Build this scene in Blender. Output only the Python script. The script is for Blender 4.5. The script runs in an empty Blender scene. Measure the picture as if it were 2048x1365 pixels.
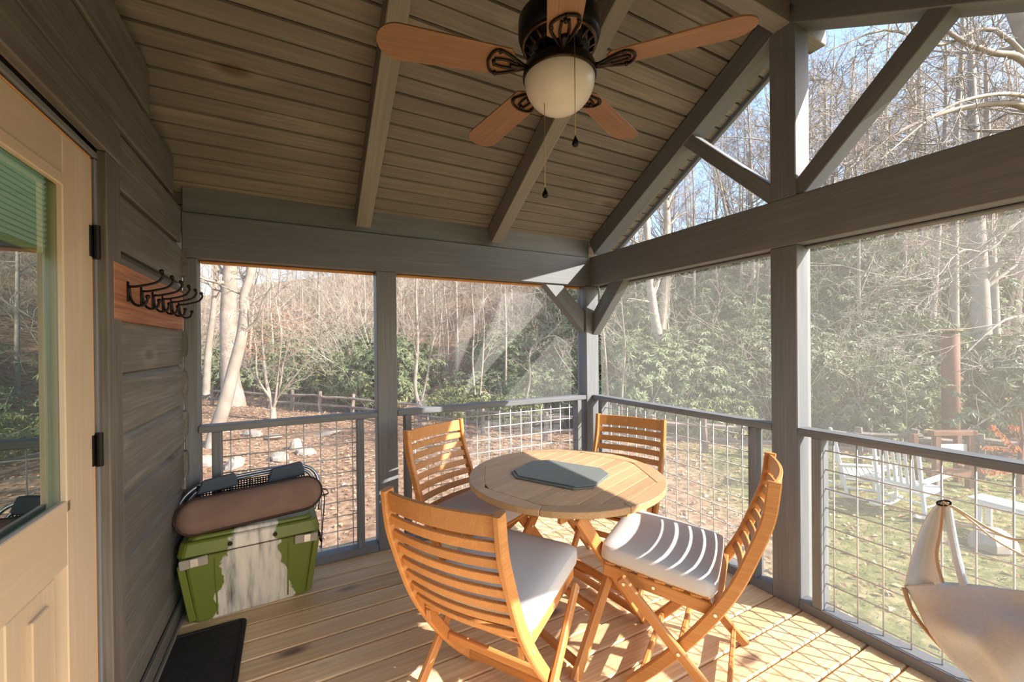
import bpy, math, random
import numpy as np
from mathutils import Vector, Matrix
random.seed(7); rng = np.random.default_rng(7)
D = bpy.data; SC = bpy.context.scene; COL = SC.collection
V = Vector

# ------------------------------------------------------------------ camera, sky, sun, exposure
FPX, CX, CY = 820.97, 1026.23, 693.87
YAW, ROLL, PITCH = 0.48472, -0.009652, -0.004022
CAMP = V((0, 0, 1.45))
def cam_axes():
    R = V((math.cos(YAW), -math.sin(YAW), 0)); F0 = V((math.sin(YAW), math.cos(YAW), 0)); U0 = V((0, 0, 1))
    F = F0*math.cos(PITCH)+U0*math.sin(PITCH); U = U0*math.cos(PITCH)-F0*math.sin(PITCH)
    c, s = math.cos(ROLL), math.sin(ROLL)
    return R*c+U*s, U*c-R*s, F
cR, cU, cF = cam_axes()
cam = D.cameras.new('camera'); camo = D.objects.new('camera', cam); COL.objects.link(camo)
cam.sensor_width = 36; cam.lens = FPX*36/2048
cam.shift_x = (1024-CX)/2048; cam.shift_y = (CY-682.5)/2048
cam.clip_start = 0.02; cam.clip_end = 400
M = Matrix((( cR.x, cU.x, -cF.x, CAMP.x), (cR.y, cU.y, -cF.y, CAMP.y), (cR.z, cU.z, -cF.z, CAMP.z), (0, 0, 0, 1)))
camo.matrix_world = M
SC.camera = camo
def ray(u, v): return cR*((u-CX)/FPX)+cU*((CY-v)/FPX)+cF
def at_dist(u, v, d):                      # a place in the garden seen in this direction, d metres ahead
    return CAMP+ray(u, v)*d

SUN = V((1, -1.22, 1.0)).normalized()      # towards the sun
w = D.worlds.new('sky'); SC.world = w; w.use_nodes = True
nt = w.node_tree; nt.nodes.clear()
sky = nt.nodes.new('ShaderNodeTexSky'); sky.sky_type = 'NISHITA'; sky.sun_disc = False
sky.sun_elevation = math.asin(SUN.z); sky.sun_rotation = math.atan2(SUN.x, SUN.y)
sky.air_density = 1.0; sky.dust_density = 1.2; sky.ozone_density = 1.0
bg = nt.nodes.new('ShaderNodeBackground'); bg.inputs['Strength'].default_value = 0.17
wo = nt.nodes.new('ShaderNodeOutputWorld')
nt.links.new(sky.outputs[0], bg.inputs[0]); nt.links.new(bg.outputs[0], wo.inputs[0])
sl = D.lights.new('sun', 'SUN'); sl.energy = 5.0; sl.angle = 0.009; sl.color = (1.0, 0.94, 0.86)
slo = D.objects.new('sun', sl); COL.objects.link(slo); slo.rotation_euler = SUN.to_track_quat('Z', 'Y').to_euler()
vs = SC.view_settings; vs.view_transform = 'Standard'; vs.look = 'None'; vs.gamma = 1; vs.use_curve_mapping = False
vs.exposure = 1.45
SC.cycles.max_bounces = 10; SC.cycles.diffuse_bounces = 5; SC.cycles.transparent_max_bounces = 16
SC.cycles.glossy_bounces = 3; SC.cycles.caustics_reflective = False; SC.cycles.caustics_refractive = False

# ------------------------------------------------------------------ materials
def newmat(name):
    m = D.materials.new(name); m.use_nodes = True
    n = m.node_tree; b = n.nodes.get('Principled BSDF')
    return m, n, b
def plain(name, col, rough=0.6, metal=0.0, spec=0.4, var=0.0, nscale=20, bump=0.0):
    m, n, b = newmat(name)
    b.inputs['Roughness'].default_value = rough; b.inputs['Metallic'].default_value = metal
    b.inputs['Specular IOR Level'].default_value = spec
    if var > 0 or bump > 0:
        tc = n.nodes.new('ShaderNodeTexCoord'); nz = n.nodes.new('ShaderNodeTexNoise')
        nz.inputs['Scale'].default_value = nscale; nz.inputs['Detail'].default_value = 6
        n.links.new(tc.outputs['Object'], nz.inputs['Vector'])
        mx = n.nodes.new('ShaderNodeMix'); mx.data_type = 'RGBA'
        mx.inputs['A'].default_value = (*[c*(1-var) for c in col], 1); mx.inputs['B'].default_value = (*[min(1, c*(1+var)) for c in col], 1)
        n.links.new(nz.outputs['Fac'], mx.inputs['Factor']); n.links.new(mx.outputs['Result'], b.inputs['Base Color'])
        if bump > 0:
            bp = n.nodes.new('ShaderNodeBump'); bp.inputs['Strength'].default_value = bump; bp.inputs['Distance'].default_value = 0.01
            n.links.new(nz.outputs['Fac'], bp.inputs['Height']); n.links.new(bp.outputs[0], b.inputs['Normal'])
    else:
        b.inputs['Base Color'].default_value = (*col, 1)
    return m
def ramp(n, src, stops):
    r = n.nodes.new('ShaderNodeValToRGB'); e = r.color_ramp.elements
    e[0].position, e[0].color = stops[0][0], (*stops[0][1], 1)
    e[1].position, e[1].color = stops[-1][0], (*stops[-1][1], 1)
    for p, c in stops[1:-1]:
        q = e.new(p); q.color = (*c, 1)
    n.links.new(src, r.inputs[0]); return r
def wood(name, dark, mid, light, rough=0.55, knots=0.0, knotcol=(0.05, 0.03, 0.02), tone=0.25, gx=0.9, gy=14, bump=0.15, kscale=3.0, spec=0.3, flat=None):
    m, n, b = newmat(name); L = n.links.new; N = n.nodes.new
    tc = N('ShaderNodeTexCoord'); oi = N('ShaderNodeObjectInfo')
    sc = N('ShaderNodeVectorMath'); sc.operation = 'SCALE'; sc.inputs[0].default_value = (37, 19, 53); L(oi.outputs['Random'], sc.inputs['Scale'])
    ad = N('ShaderNodeVectorMath'); ad.operation = 'ADD'; L(tc.outputs['Object'], ad.inputs[0]); L(sc.outputs[0], ad.inputs[1])
    # knots push the grain aside
    mpk = N('ShaderNodeMapping'); mpk.inputs['Scale'].default_value = (kscale*0.55, kscale*(0.02 if flat == 'y' else 1.3), kscale*(0.02 if flat == 'z' else 1.3)); L(ad.outputs[0], mpk.inputs[0])
    vo = N('ShaderNodeTexVoronoi'); vo.inputs['Scale'].default_value = 1.0; L(mpk.outputs[0], vo.inputs['Vector'])
    kr = N('ShaderNodeMapRange'); kr.inputs['From Min'].default_value = 0.0; kr.inputs['From Max'].default_value = 0.30; kr.inputs['To Min'].default_value = 1; kr.inputs['To Max'].default_value = 0
    L(vo.outputs['Distance'], kr.inputs['Value'])
    mp = N('ShaderNodeMapping'); mp.inputs['Scale'].default_value = (gx, gy, gy); L(ad.outputs[0], mp.inputs[0])
    n1 = N('ShaderNodeTexNoise'); n1.inputs['Scale'].default_value = 1.0; n1.inputs['Detail'].default_value = 4; n1.inputs['Distortion'].default_value = 0.6; L(mp.outputs[0], n1.inputs['Vector'])
    add = N('ShaderNodeMath'); add.operation = 'MULTIPLY_ADD'; L(kr.outputs[0], add.inputs[0]); add.inputs[1].default_value = 0.5*min(1, knots*2); L(n1.outputs['Fac'], add.inputs[2])
    mu = N('ShaderNodeMath'); mu.operation = 'MULTIPLY'; L(add.outputs[0], mu.inputs[0]); mu.inputs[1].default_value = 9.0
    sn = N('ShaderNodeMath'); sn.operation = 'SINE'; L(mu.outputs[0], sn.inputs[0])
    mp2 = N('ShaderNodeMapping'); mp2.inputs['Scale'].default_value = (gx*3, gy*9, gy*9); L(ad.outputs[0], mp2.inputs[0])
    n2 = N('ShaderNodeTexNoise'); n2.inputs['Scale'].default_value = 1.0; n2.inputs['Detail'].default_value = 3; L(mp2.outputs[0], n2.inputs['Vector'])
    g = N('ShaderNodeMath'); g.operation = 'MULTIPLY_ADD'; L(sn.outputs[0], g.inputs[0]); g.inputs[1].default_value = 0.16; L(n2.outputs['Fac'], g.inputs[2])
    n3 = N('ShaderNodeTexNoise'); n3.inputs['Scale'].default_value = 2.2; n3.inputs['Detail'].default_value = 2; L(ad.outputs[0], n3.inputs['Vector'])
    g2 = N('ShaderNodeMath'); g2.operation = 'MULTIPLY_ADD'; L(n3.outputs['Fac'], g2.inputs[0]); g2.inputs[1].default_value = 0.5; L(g.outputs[0], g2.inputs[2])
    g3 = N('ShaderNodeMath'); g3.operation = 'SUBTRACT'; L(g2.outputs[0], g3.inputs[0]); g3.inputs[1].default_value = 0.25
    rp = ramp(n, g3.outputs[0], [(0.25, dark), (0.5, mid), (0.75, light)])
    tn = N('ShaderNodeMapRange'); tn.inputs['To Min'].default_value = 1-tone; tn.inputs['To Max'].default_value = 1+tone; L(oi.outputs['Random'], tn.inputs['Value'])
    mt = N('ShaderNodeVectorMath'); mt.operation = 'SCALE'; L(rp.outputs[0], mt.inputs[0]); L(tn.outputs[0], mt.inputs['Scale'])
    out = mt.outputs[0]
    if knots > 0:
        k2 = N('ShaderNodeMapRange'); k2.inputs['From Min'].default_value = 0.06*knots+0.02; k2.inputs['From Max'].default_value = 0.16*knots+0.03; k2.inputs['To Min'].default_value = 0.85; k2.inputs['To Max'].default_value = 0
        L(vo.outputs['Distance'], k2.inputs['Value'])
        mk = N('ShaderNodeMix'); mk.data_type = 'RGBA'; mk.inputs['B'].default_value = (*knotcol, 1); L(k2.outputs[0], mk.inputs['Factor']); L(out, mk.inputs['A']); out = mk.outputs['Result']
    L(out, b.inputs['Base Color'])
    b.inputs['Roughness'].default_value = rough; b.inputs['Specular IOR Level'].default_value = spec
    if bump:
        bp = N('ShaderNodeBump'); bp.inputs['Strength'].default_value = bump; bp.inputs['Distance'].default_value = 0.004
        L(g.outputs[0], bp.inputs['Height']); L(bp.outputs[0], b.inputs['Normal'])
    return m
def rndtone(name, cols, rough=0.6, transl=0.0, nscale=1.5, spec=0.3):
    """leaf/grass: colour differs from island to island"""
    m, n, b = newmat(name); L = n.links.new
    g = n.nodes.new('ShaderNodeNewGeometry')
    k = len(cols); r = ramp(n, g.outputs['Random Per Island'], [(i/(k-1), c) for i, c in enumerate(cols)])
    L(r.outputs[0], b.inputs['Base Color']); b.inputs['Roughness'].default_value = rough; b.inputs['Specular IOR Level'].default_value = spec
    if transl:
        t = n.nodes.new('ShaderNodeBsdfTranslucent'); L(r.outputs[0], t.inputs[0])
        mx = n.nodes.new('ShaderNodeMixShader'); mx.inputs[0].default_value = transl
        o = n.nodes.get('Material Output'); L(b.outputs[0], mx.inputs[1]); L(t.outputs[0], mx.inputs[2]); L(mx.outputs[0], o.inputs[0])
    return m

MT = {}
MT['grey'] = wood('grey_stained_timber', (0.155, 0.161, 0.170), (0.182, 0.188, 0.198), (0.215, 0.222, 0.228), knots=0.5, knotcol=(0.07, 0.06, 0.05), tone=0.08, kscale=1.6)
MT['rafter'] = wood('brown_grey_stained_timber', (0.22, 0.205, 0.178), (0.26, 0.24, 0.208), (0.30, 0.275, 0.238), knots=0.4, knotcol=(0.09, 0.07, 0.05), tone=0.08, kscale=1.6)
MT['ceil'] = wood('stained_ceiling_pine', (0.195, 0.176, 0.150), (0.245, 0.220, 0.186), (0.31, 0.272, 0.226), knots=0.7, knotcol=(0.12, 0.085, 0.055), tone=0.16, kscale=2.6, gx=0.7, gy=9, flat='z')
MT['siding'] = wood('stained_log_siding', (0.120, 0.110, 0.095), (0.165, 0.152, 0.132), (0.225, 0.208, 0.182), knots=0.8, knotcol=(0.06, 0.04, 0.025), tone=0.12, flat='y', kscale=3.0, gx=0.8, gy=10)
MT['deck'] = wood('yellow_pine_decking', (0.64, 0.44, 0.235), (0.75, 0.555, 0.325), (0.83, 0.665, 0.43), knots=1.25, knotcol=(0.10, 0.04, 0.025), tone=0.17, kscale=4.0, flat='z', gx=0.7, gy=10, rough=0.5)
MT['teak'] = wood('oiled_teak', (0.52, 0.225, 0.068), (0.60, 0.275, 0.088), (0.67, 0.33, 0.12), tone=0.10, gx=1.6, gy=22, rough=0.42, bump=0.08, spec=0.4)
MT['teaktop'] = wood('weathered_teak_top', (0.50, 0.31, 0.155), (0.57, 0.365, 0.195), (0.64, 0.42, 0.24), tone=0.14, gx=1.6, gy=22, rough=0.45, bump=0.08, spec=0.4)
MT['cedar'] = wood('red_cedar_board', (0.27, 0.10, 0.05), (0.42, 0.18, 0.085), (0.55, 0.27, 0.14), knots=0.4, knotcol=(0.13, 0.05, 0.03), tone=0.05, kscale=3)
MT['blade'] = wood('fan_blade_veneer', (0.24, 0.125, 0.065), (0.30, 0.165, 0.088), (0.36, 0.205, 0.115), tone=0.04, gx=2, gy=40, rough=0.5, bump=0.03)
MT['maple'] = wood('clear_finished_door_wood', (0.55, 0.44, 0.315), (0.58, 0.47, 0.34), (0.62, 0.505, 0.37), tone=0.05, gx=1.0, gy=10, rough=0.35, bump=0.04)
MT['edge'] = plain('raw_orange_door_edge', (0.70, 0.32, 0.09), 0.5)
MT['fence'] = wood('weathered_fence_wood', (0.16, 0.12, 0.095), (0.26, 0.205, 0.165), (0.38, 0.31, 0.26), knots=0.2, tone=0.2, gx=1, gy=18)
MT['frame'] = wood('red_brown_timber', (0.13, 0.055, 0.03), (0.22, 0.10, 0.06), (0.30, 0.15, 0.09), tone=0.1, gx=1, gy=12)
MT['white'] = plain('white_paint', (0.62, 0.62, 0.60), 0.45)
MT['black'] = plain('black_metal', (0.012, 0.011, 0.011), 0.35, 0.6)
MT['bronze'] = plain('oil_rubbed_bronze', (0.035, 0.024, 0.017), 0.32, 0.85)
MT['brass'] = plain('antique_bronze', (0.12, 0.075, 0.04), 0.35, 0.9)  # lighter bronze of the fan's vent ring
MT['steel'] = plain('galvanised_wire', (0.62, 0.62, 0.60), 0.45, 0.2)
MT['zinc'] = plain('zinc_bolt', (0.75, 0.74, 0.70), 0.3, 0.8)
MT['alum'] = plain('aluminium_tube', (0.42, 0.45, 0.50), 0.3, 0.9)
MT['chain'] = plain('beaded_chain', (0.45, 0.34, 0.20), 0.35, 0.8)
MT['cushion'] = plain('light_grey_canvas', (0.58, 0.565, 0.56), 0.9, 0, 0.1, 0.06, 240, 0.12)
MT['tag'] = plain('white_fabric_tag', (0.82, 0.82, 0.80), 0.9, 0, 0.1)
MT['brown'] = plain('brown_ripstop_cloth', (0.20, 0.125, 0.095), 0.8, 0, 0.2, 0.30, 9, 0.5)
MT['brownpipe'] = plain('dark_brown_piping', (0.055, 0.032, 0.026), 0.8, 0, 0.2)
MT['pad'] = plain('slate_blue_foam_grip', (0.070, 0.085, 0.105), 0.75, 0, 0.2, 0.12, 60, 0.1)
MT['mat'] = plain('black_rubber_mat', (0.020, 0.019, 0.018), 0.75, 0, 0.3, 0.7, 30, 0.6)
MT['slate'] = plain('slate_placemat', (0.185, 0.205, 0.190), 0.55, 0, 0.4, 0.12, 40, 0.05)
MT['shade'] = rndtone('green_pleated_shade', [(0.56, 0.63, 0.38), (0.60, 0.67, 0.42)], 0.8, 0.45)
MT['dark'] = plain('dark_room_interior', (0.045, 0.05, 0.045), 0.9)  # near-black colour stands in for the dimness of the unlit room
MT['strap'] = plain('dark_webbing', (0.02, 0.02, 0.024), 0.7)
MT['canvas'] = plain('pale_grey_hammock_canvas', (0.56, 0.60, 0.65), 0.85, 0, 0.15, 0.08, 90, 0.15)
MT['hem'] = plain('tan_hammock_hem', (0.42, 0.27, 0.15), 0.85)
MT['rope'] = plain('cream_cotton_rope', (0.62, 0.53, 0.40), 0.9)
MT['rock'] = plain('pale_field_stone', (0.33, 0.285, 0.235), 0.9, 0, 0.2, 0.4, 5, 0.6)
MT['rust'] = plain('rusty_brown_pipe', (0.185, 0.085, 0.055), 0.75, 0.1, 0.3, 0.25, 6, 0.2)
MT['cap'] = plain('tan_plate', (0.42, 0.25, 0.10), 0.6)
MT['panel'] = plain('pale_painted_panel', (0.55, 0.53, 0.50), 0.6)
MT['roofing'] = plain('dark_shingle_roof', (0.06, 0.055, 0.05), 0.9)
MT['bark'] = plain('grey_tan_bark', (0.41, 0.345, 0.28), 0.9, 0, 0.2, 0.45, 4, 0.4)
MT['barkdark'] = plain('grey_bark', (0.33, 0.28, 0.235), 0.9, 0, 0.2, 0.45, 3, 0.4)
MT['barkpale'] = plain('pale_sycamore_bark', (0.29, 0.24, 0.195), 0.85, 0, 0.2, 0.62, 2.4, 0.3)
MT['twig'] = plain('pale_dry_twig', (0.55, 0.465, 0.375), 0.9, 0, 0.2, 0.2, 2)
MT['rhodo'] = rndtone('rhododendron_leaf', [(0.08, 0.11, 0.045), (0.115, 0.155, 0.065), (0.16, 0.20, 0.085), (0.23, 0.25, 0.12), (0.10, 0.135, 0.06)], 0.55, 0.2, spec=0.5)
MT['laurel'] = rndtone('yellow_green_leaf', [(0.08, 0.12, 0.035), (0.15, 0.19, 0.06), (0.24, 0.25, 0.08), (0.33, 0.29, 0.10), (0.12, 0.15, 0.05)], 0.45, 0.15, spec=0.5)
MT['redleaf'] = rndtone('dry_red_leaf', [(0.30, 0.10, 0.06), (0.42, 0.17, 0.09), (0.36, 0.20, 0.13)], 0.7, 0.2)
MT['orange'] = rndtone('orange_leaf', [(0.55, 0.17, 0.05), (0.62, 0.25, 0.09), (0.42, 0.12, 0.05)], 0.6, 0.3)
MT['needle'] = rndtone('pine_needle', [(0.06, 0.085, 0.03), (0.11, 0.13, 0.05), (0.16, 0.165, 0.07)], 0.6, 0.1)
MT['litter'] = rndtone('fallen_leaf', [(0.30, 0.16, 0.08), (0.42, 0.24, 0.13), (0.52, 0.33, 0.20), (0.38, 0.20, 0.11), (0.62, 0.46, 0.32)], 0.8, 0.1)
MT['grass'] = rndtone('lawn_grass', [(0.12, 0.155, 0.04), (0.17, 0.195, 0.06), (0.24, 0.24, 0.09), (0.34, 0.295, 0.14)], 0.7, 0.5)

def mk_screen():
    m, n, b = newmat('insect_screen'); L = n.links.new
    tr = n.nodes.new('ShaderNodeBsdfTransparent'); df = n.nodes.new('ShaderNodeBsdfDiffuse'); tl = n.nodes.new('ShaderNodeBsdfTranslucent')
    for s in (df, tl): s.inputs[0].default_value = (0.58, 0.57, 0.53, 1)
    m1 = n.nodes.new('ShaderNodeMixShader'); m1.inputs[0].default_value = 0.5; L(df.outputs[0], m1.inputs[1]); L(tl.outputs[0], m1.inputs[2])
    m2 = n.nodes.new('ShaderNodeMixShader'); m2.inputs[0].default_value = 0.225; L(tr.outputs[0], m2.inputs[1]); L(m1.outputs[0], m2.inputs[2])
    L(m2.outputs[0], n.nodes.get('Material Output').inputs[0]); return m
MT['screen'] = mk_screen()
def mk_glass():
    m, n, b = newmat('door_glass'); L = n.links.new
    tr = n.nodes.new('ShaderNodeBsdfTransparent'); tr.inputs[0].default_value = (0.90, 0.97, 0.89, 1)
    gl = n.nodes.new('ShaderNodeBsdfGlossy'); gl.inputs['Roughness'].default_value = 0.0; gl.inputs[0].default_value = (0.92, 1.0, 0.92, 1)
    m2 = n.nodes.new('ShaderNodeMixShader'); fn_ = n.nodes.new('ShaderNodeFresnel'); fn_.inputs[0].default_value = 2.2; fm = n.nodes.new('ShaderNodeMath'); fm.operation = 'MULTIPLY'; fm.inputs[1].default_value = 1.9; L(fn_.outputs[0], fm.inputs[0]); ge_ = n.nodes.new('ShaderNodeNewGeometry'); sb_ = n.nodes.new('ShaderNodeMath'); sb_.operation = 'SUBTRACT'; sb_.inputs[0].default_value = 1; L(ge_.outputs['Backfacing'], sb_.inputs[1]); f2 = n.nodes.new('ShaderNodeMath'); f2.operation = 'MULTIPLY'; f2.use_clamp = True; L(fm.outputs[0], f2.inputs[0]); L(sb_.outputs[0], f2.inputs[1]); L(f2.outputs[0], m2.inputs[0]); L(tr.outputs[0], m2.inputs[1]); L(gl.outputs[0], m2.inputs[2])
    L(m2.outputs[0], n.nodes.get('Material Output').inputs[0]); return m
MT['glass'] = mk_glass()
def mk_bowl():
    m, n, b = newmat('frosted_white_glass'); L = n.links.new
    b.inputs['Base Color'].default_value = (0.86, 0.81, 0.72, 1); b.inputs['Roughness'].default_value = 0.25
    t = n.nodes.new('ShaderNodeBsdfTranslucent'); t.inputs[0].default_value = (0.9, 0.85, 0.76, 1)
    mx = n.nodes.new('ShaderNodeMixShader'); mx.inputs[0].default_value = 0.25
    L(b.outputs[0], mx.inputs[1]); L(t.outputs[0], mx.inputs[2]); L(mx.outputs[0], n.nodes.get('Material Output').inputs[0]); return m
MT['bowl'] = mk_bowl()
def mk_mesh():
    m, n, b = newmat('black_perforated_mesh'); L = n.links.new
    b.inputs['Base Color'].default_value = (0.012, 0.012, 0.014, 1); b.inputs['Roughness'].default_value = 0.7
    return m
MT['blackmesh'] = mk_mesh()
def mk_cooler(name, art):
    """olive shell; the front carries a scuffed white painted waterfall that runs over lid and body (object space = cooler space)"""
    m, n, b = newmat(name); L = n.links.new; N = n.nodes.new
    tc = N('ShaderNodeTexCoord'); sx = N('ShaderNodeSeparateXYZ'); L(tc.outputs['Object'], sx.inputs[0])
    nz = N('ShaderNodeTexNoise'); nz.inputs['Scale'].default_value = 12; nz.inputs['Detail'].default_value = 6; L(tc.outputs['Object'], nz.inputs['Vector'])
    mp = N('ShaderNodeMapping'); mp.inputs['Scale'].default_value = (28, 10, 4.5); L(tc.outputs['Object'], mp.inputs[0])
    n2 = N('ShaderNodeTexNoise'); n2.inputs['Scale'].default_value = 1; n2.inputs['Detail'].default_value = 7; L(mp.outputs[0], n2.inputs['Vector'])
    # half width of the painted area grows towards the foot
    hw = N('ShaderNodeMapRange'); hw.inputs['From Min'].default_value = 0.0; hw.inputs['From Max'].default_value = 0.44; hw.inputs['To Min'].default_value = 0.20; hw.inputs['To Max'].default_value = 0.105; L(sx.outputs['Z'], hw.inputs['Value'])
    ax = N('ShaderNodeMath'); ax.operation = 'ADD'; L(sx.outputs['X'], ax.inputs[0]); ax.inputs[1].default_value = -0.005
    ab = N('ShaderNodeMath'); ab.operation = 'ABSOLUTE'; L(ax.outputs[0], ab.inputs[0])
    d = N('ShaderNodeMath'); d.operation = 'SUBTRACT'; L(hw.outputs[0], d.inputs[0]); L(ab.outputs[0], d.inputs[1])
    j = N('ShaderNodeMath'); j.operation = 'MULTIPLY_ADD'; L(nz.outputs['Fac'], j.inputs[0]); j.inputs[1].default_value = 0.16; j.inputs[2].default_value = -0.09
    s = N('ShaderNodeMath'); s.operation = 'ADD'; L(d.outputs[0], s.inputs[0]); L(j.outputs[0], s.inputs[1])
    mk = N('ShaderNodeMapRange'); mk.inputs['From Min'].default_value = -0.004; mk.inputs['From Max'].default_value = 0.006; L(s.outputs[0], mk.inputs['Value'])
    fr = N('ShaderNodeMath'); fr.operation = 'LESS_THAN'; L(sx.outputs['Y'], fr.inputs[0]); fr.inputs[1].default_value = -0.10
    mm = N('ShaderNodeMath'); mm.operation = 'MULTIPLY'; L(mk.outputs[0], mm.inputs[0]); L(fr.outputs[0], mm.inputs[1])
    rp = ramp(n, n2.outputs['Fac'], [(0.26, (0.16, 0.15, 0.12)), (0.40, (0.44, 0.42, 0.36)), (0.53, (0.64, 0.59, 0.50)), (0.72, (0.74, 0.66, 0.55))])
    mx = N('ShaderNodeMix'); mx.data_type = 'RGBA'; mx.inputs['A'].default_value = (0.135, 0.165, 0.022, 1); L(rp.outputs[0], mx.inputs['B'])
    if art: L(mm.outputs[0], mx.inputs['Factor'])
    else: mx.inputs['Factor'].default_value = 0
    L(mx.outputs['Result'], b.inputs['Base Color']); b.inputs['Roughness'].default_value = 0.42
    return m
MT['cooler'] = mk_cooler('olive_cooler_shell', True)
MT['clay'] = plain('grey_tan_latch', (0.34, 0.30, 0.25), 0.5)
def mk_ground():
    m, n, b = newmat('yard_ground'); L = n.links.new; N = n.nodes.new
    tc = N('ShaderNodeTexCoord')
    n1 = N('ShaderNodeTexNoise'); n1.inputs['Scale'].default_value = 7; n1.inputs['Detail'].default_value = 8; L(tc.outputs['Object'], n1.inputs['Vector'])
    n2 = N('ShaderNodeTexNoise'); n2.inputs['Scale'].default_value = 0.45; n2.inputs['Detail'].default_value = 3; L(tc.outputs['Object'], n2.inputs['Vector'])
    br = ramp(n, n1.outputs['Fac'], [(0.3, (0.13, 0.075, 0.045)), (0.5, (0.27, 0.165, 0.10)), (0.7, (0.40, 0.27, 0.18))])
    gr = ramp(n, n1.outputs['Fac'], [(0.3, (0.085, 0.10, 0.03)), (0.5, (0.155, 0.155, 0.055)), (0.7, (0.28, 0.235, 0.12))])
    at = N('ShaderNodeAttribute'); at.attribute_name = 'lawn'
    a2 = N('ShaderNodeMath'); a2.operation = 'ADD'; L(at.outputs['Fac'], a2.inputs[0]); L(n2.outputs['Fac'], a2.inputs[1])
    mr = N('ShaderNodeMapRange'); mr.inputs['From Min'].default_value = 0.75; mr.inputs['From Max'].default_value = 1.15; L(a2.outputs[0], mr.inputs['Value'])
    mx = N('ShaderNodeMix'); mx.data_type = 'RGBA'; L(mr.outputs[0], mx.inputs['Factor']); L(br.outputs[0], mx.inputs['A']); L(gr.outputs[0], mx.inputs['B'])
    L(mx.outputs['Result'], b.inputs['Base Color']); b.inputs['Roughness'].default_value = 0.95; b.inputs['Specular IOR Level'].default_value = 0.1
    bp = N('ShaderNodeBump'); bp.inputs['Strength'].default_value = 0.7; bp.inputs['Distance'].default_value = 0.05; L(n1.outputs['Fac'], bp.inputs['Height']); L(bp.outputs[0], b.inputs['Normal'])
    return m
MT['ground'] = mk_ground()

# ------------------------------------------------------------------ building helpers
class MB:
    def __init__(s): s.v = []; s.f = []
    def add(s, vs, fs):
        o = len(s.v); s.v += [tuple(p) for p in vs]; s.f += [tuple(i+o for i in f) for f in fs]; return s
    def mesh(s, name, m, smooth=False):
        me = D.meshes.new(name); me.from_pydata(s.v, [], s.f); me.update()
        for x in (m if isinstance(m, (list, tuple)) else [m]): me.materials.append(MT[x])
        if smooth: me.polygons.foreach_set('use_smooth', [True]*len(me.polygons))
        return me
def link(name, me, parent=None, mat=None):
    o = D.objects.new(name, me); COL.objects.link(o)
    if parent is not None: o.parent = parent
    if mat is not None: o.matrix_basis = mat
    return o
def tag(o, label=None, cat=None, group=None, kind=None):
    if label: o['label'] = label
    if cat: o['category'] = cat
    if group: o['group'] = group
    if kind: o['kind'] = kind
    return o
def empty(name, loc=(0, 0, 0), rz=0, **k):
    o = D.objects.new(name, None); COL.objects.link(o); o.location = loc; o.rotation_euler = (0, 0, rz); o.empty_display_size = 0.1
    return tag(o, **k)
def axis_mat(p0, p1, up=(0, 0, 1)):
    p0, p1 = V(p0), V(p1); x = (p1-p0).normalized(); u = V(up); y = u.cross(x)
    if y.length < 1e-5: y = V((0, 1, 0)).cross(x)
    y.normalize(); z = x.cross(y); c = (p0+p1)/2
    return Matrix(((x.x, y.x, z.x, c.x), (x.y, y.y, z.y, c.y), (x.z, y.z, z.z, c.z), (0, 0, 0, 1)))
_cb = {}
def cbox(L, W, H, ch=0.004):
    a, b, c = L/2, W/2, H/2; vs = []; idx = {}
    for sx in (-1, 1):
        for sy in (-1, 1):
            for sz in (-1, 1):
                for k in range(3):
                    p = [sx*a, sy*b, sz*c]
                    for q in range(3):
                        if q != k: p[q] -= (sx, sy, sz)[q]*ch
                    idx[(sx, sy, sz, k)] = len(vs); vs.append(p)
    fs = []
    def face(k, s):
        o = [i for i in range(3) if i != k]; ring = [(-1, -1), (1, -1), (1, 1), (-1, 1)]; r = []
        for (p, q) in ring:
            t = [0, 0, 0]; t[k] = s; t[o[0]] = p; t[o[1]] = q; r.append(idx[(*t, k)])
        if (s > 0) != (k != 1): r.reverse()
        fs.append(r)
    for k in range(3):
        for s in (-1, 1): face(k, s)
    C = V((0, 0, 0))
    def addq(r):
        ctr = sum((V(vs[i]) for i in r), V())/len(r); nn = (V(vs[r[1]])-V(vs[r[0]])).cross(V(vs[r[2]])-V(vs[r[1]]))
        fs.append(r if nn.dot(ctr) > 0 else r[::-1])
    for k in range(3):
        o = [i for i in range(3) if i != k]
        for s1 in (-1, 1):
            for s2 in (-1, 1):
                t0 = [0, 0, 0]; t0[o[0]] = s1; t0[o[1]] = s2; t1 = list(t0); t0[k] = -1; t1[k] = 1
                addq([idx[(*t0, o[0])], idx[(*t1, o[0])], idx[(*t1, o[1])], idx[(*t0, o[1])]])
    for sx in (-1, 1):
        for sy in (-1, 1):
            for sz in (-1, 1): addq([idx[(sx, sy, sz, k)] for k in range(3)])
    return vs, fs
def beam(name, parent, p0, p1, w_, h_, mat, up=(0, 0, 1), ch=0.004, **k):
    L = (V(p1)-V(p0)).length; key = (round(L, 4), w_, h_, mat, ch)
    if key not in _cb: _cb[key] = MB().add(*cbox(L, w_, h_, min(ch, w_*0.3, h_*0.3))).mesh(name, mat)
    return tag(link(name, _cb[key], parent, axis_mat(p0, p1, up)), **k)
def extrude_poly(poly, L):
    n = len(poly); vs = [(-L/2, p[0], p[1]) for p in poly]+[(L/2, p[0], p[1]) for p in poly]
    fs = [tuple(range(n))[::-1], tuple(range(n, 2*n))]
    fs += [(i, (i+1) % n, n+(i+1) % n, n+i) for i in range(n)]
    return vs, fs
def extr(name, parent, p0, p1, poly, mat, up=(0, 0, 1), **k):
    L = (V(p1)-V(p0)).length
    me = MB().add(*extrude_poly(poly, L)).mesh(name, mat)
    return tag(link(name, me, parent, axis_mat(p0, p1, up)), **k)
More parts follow.
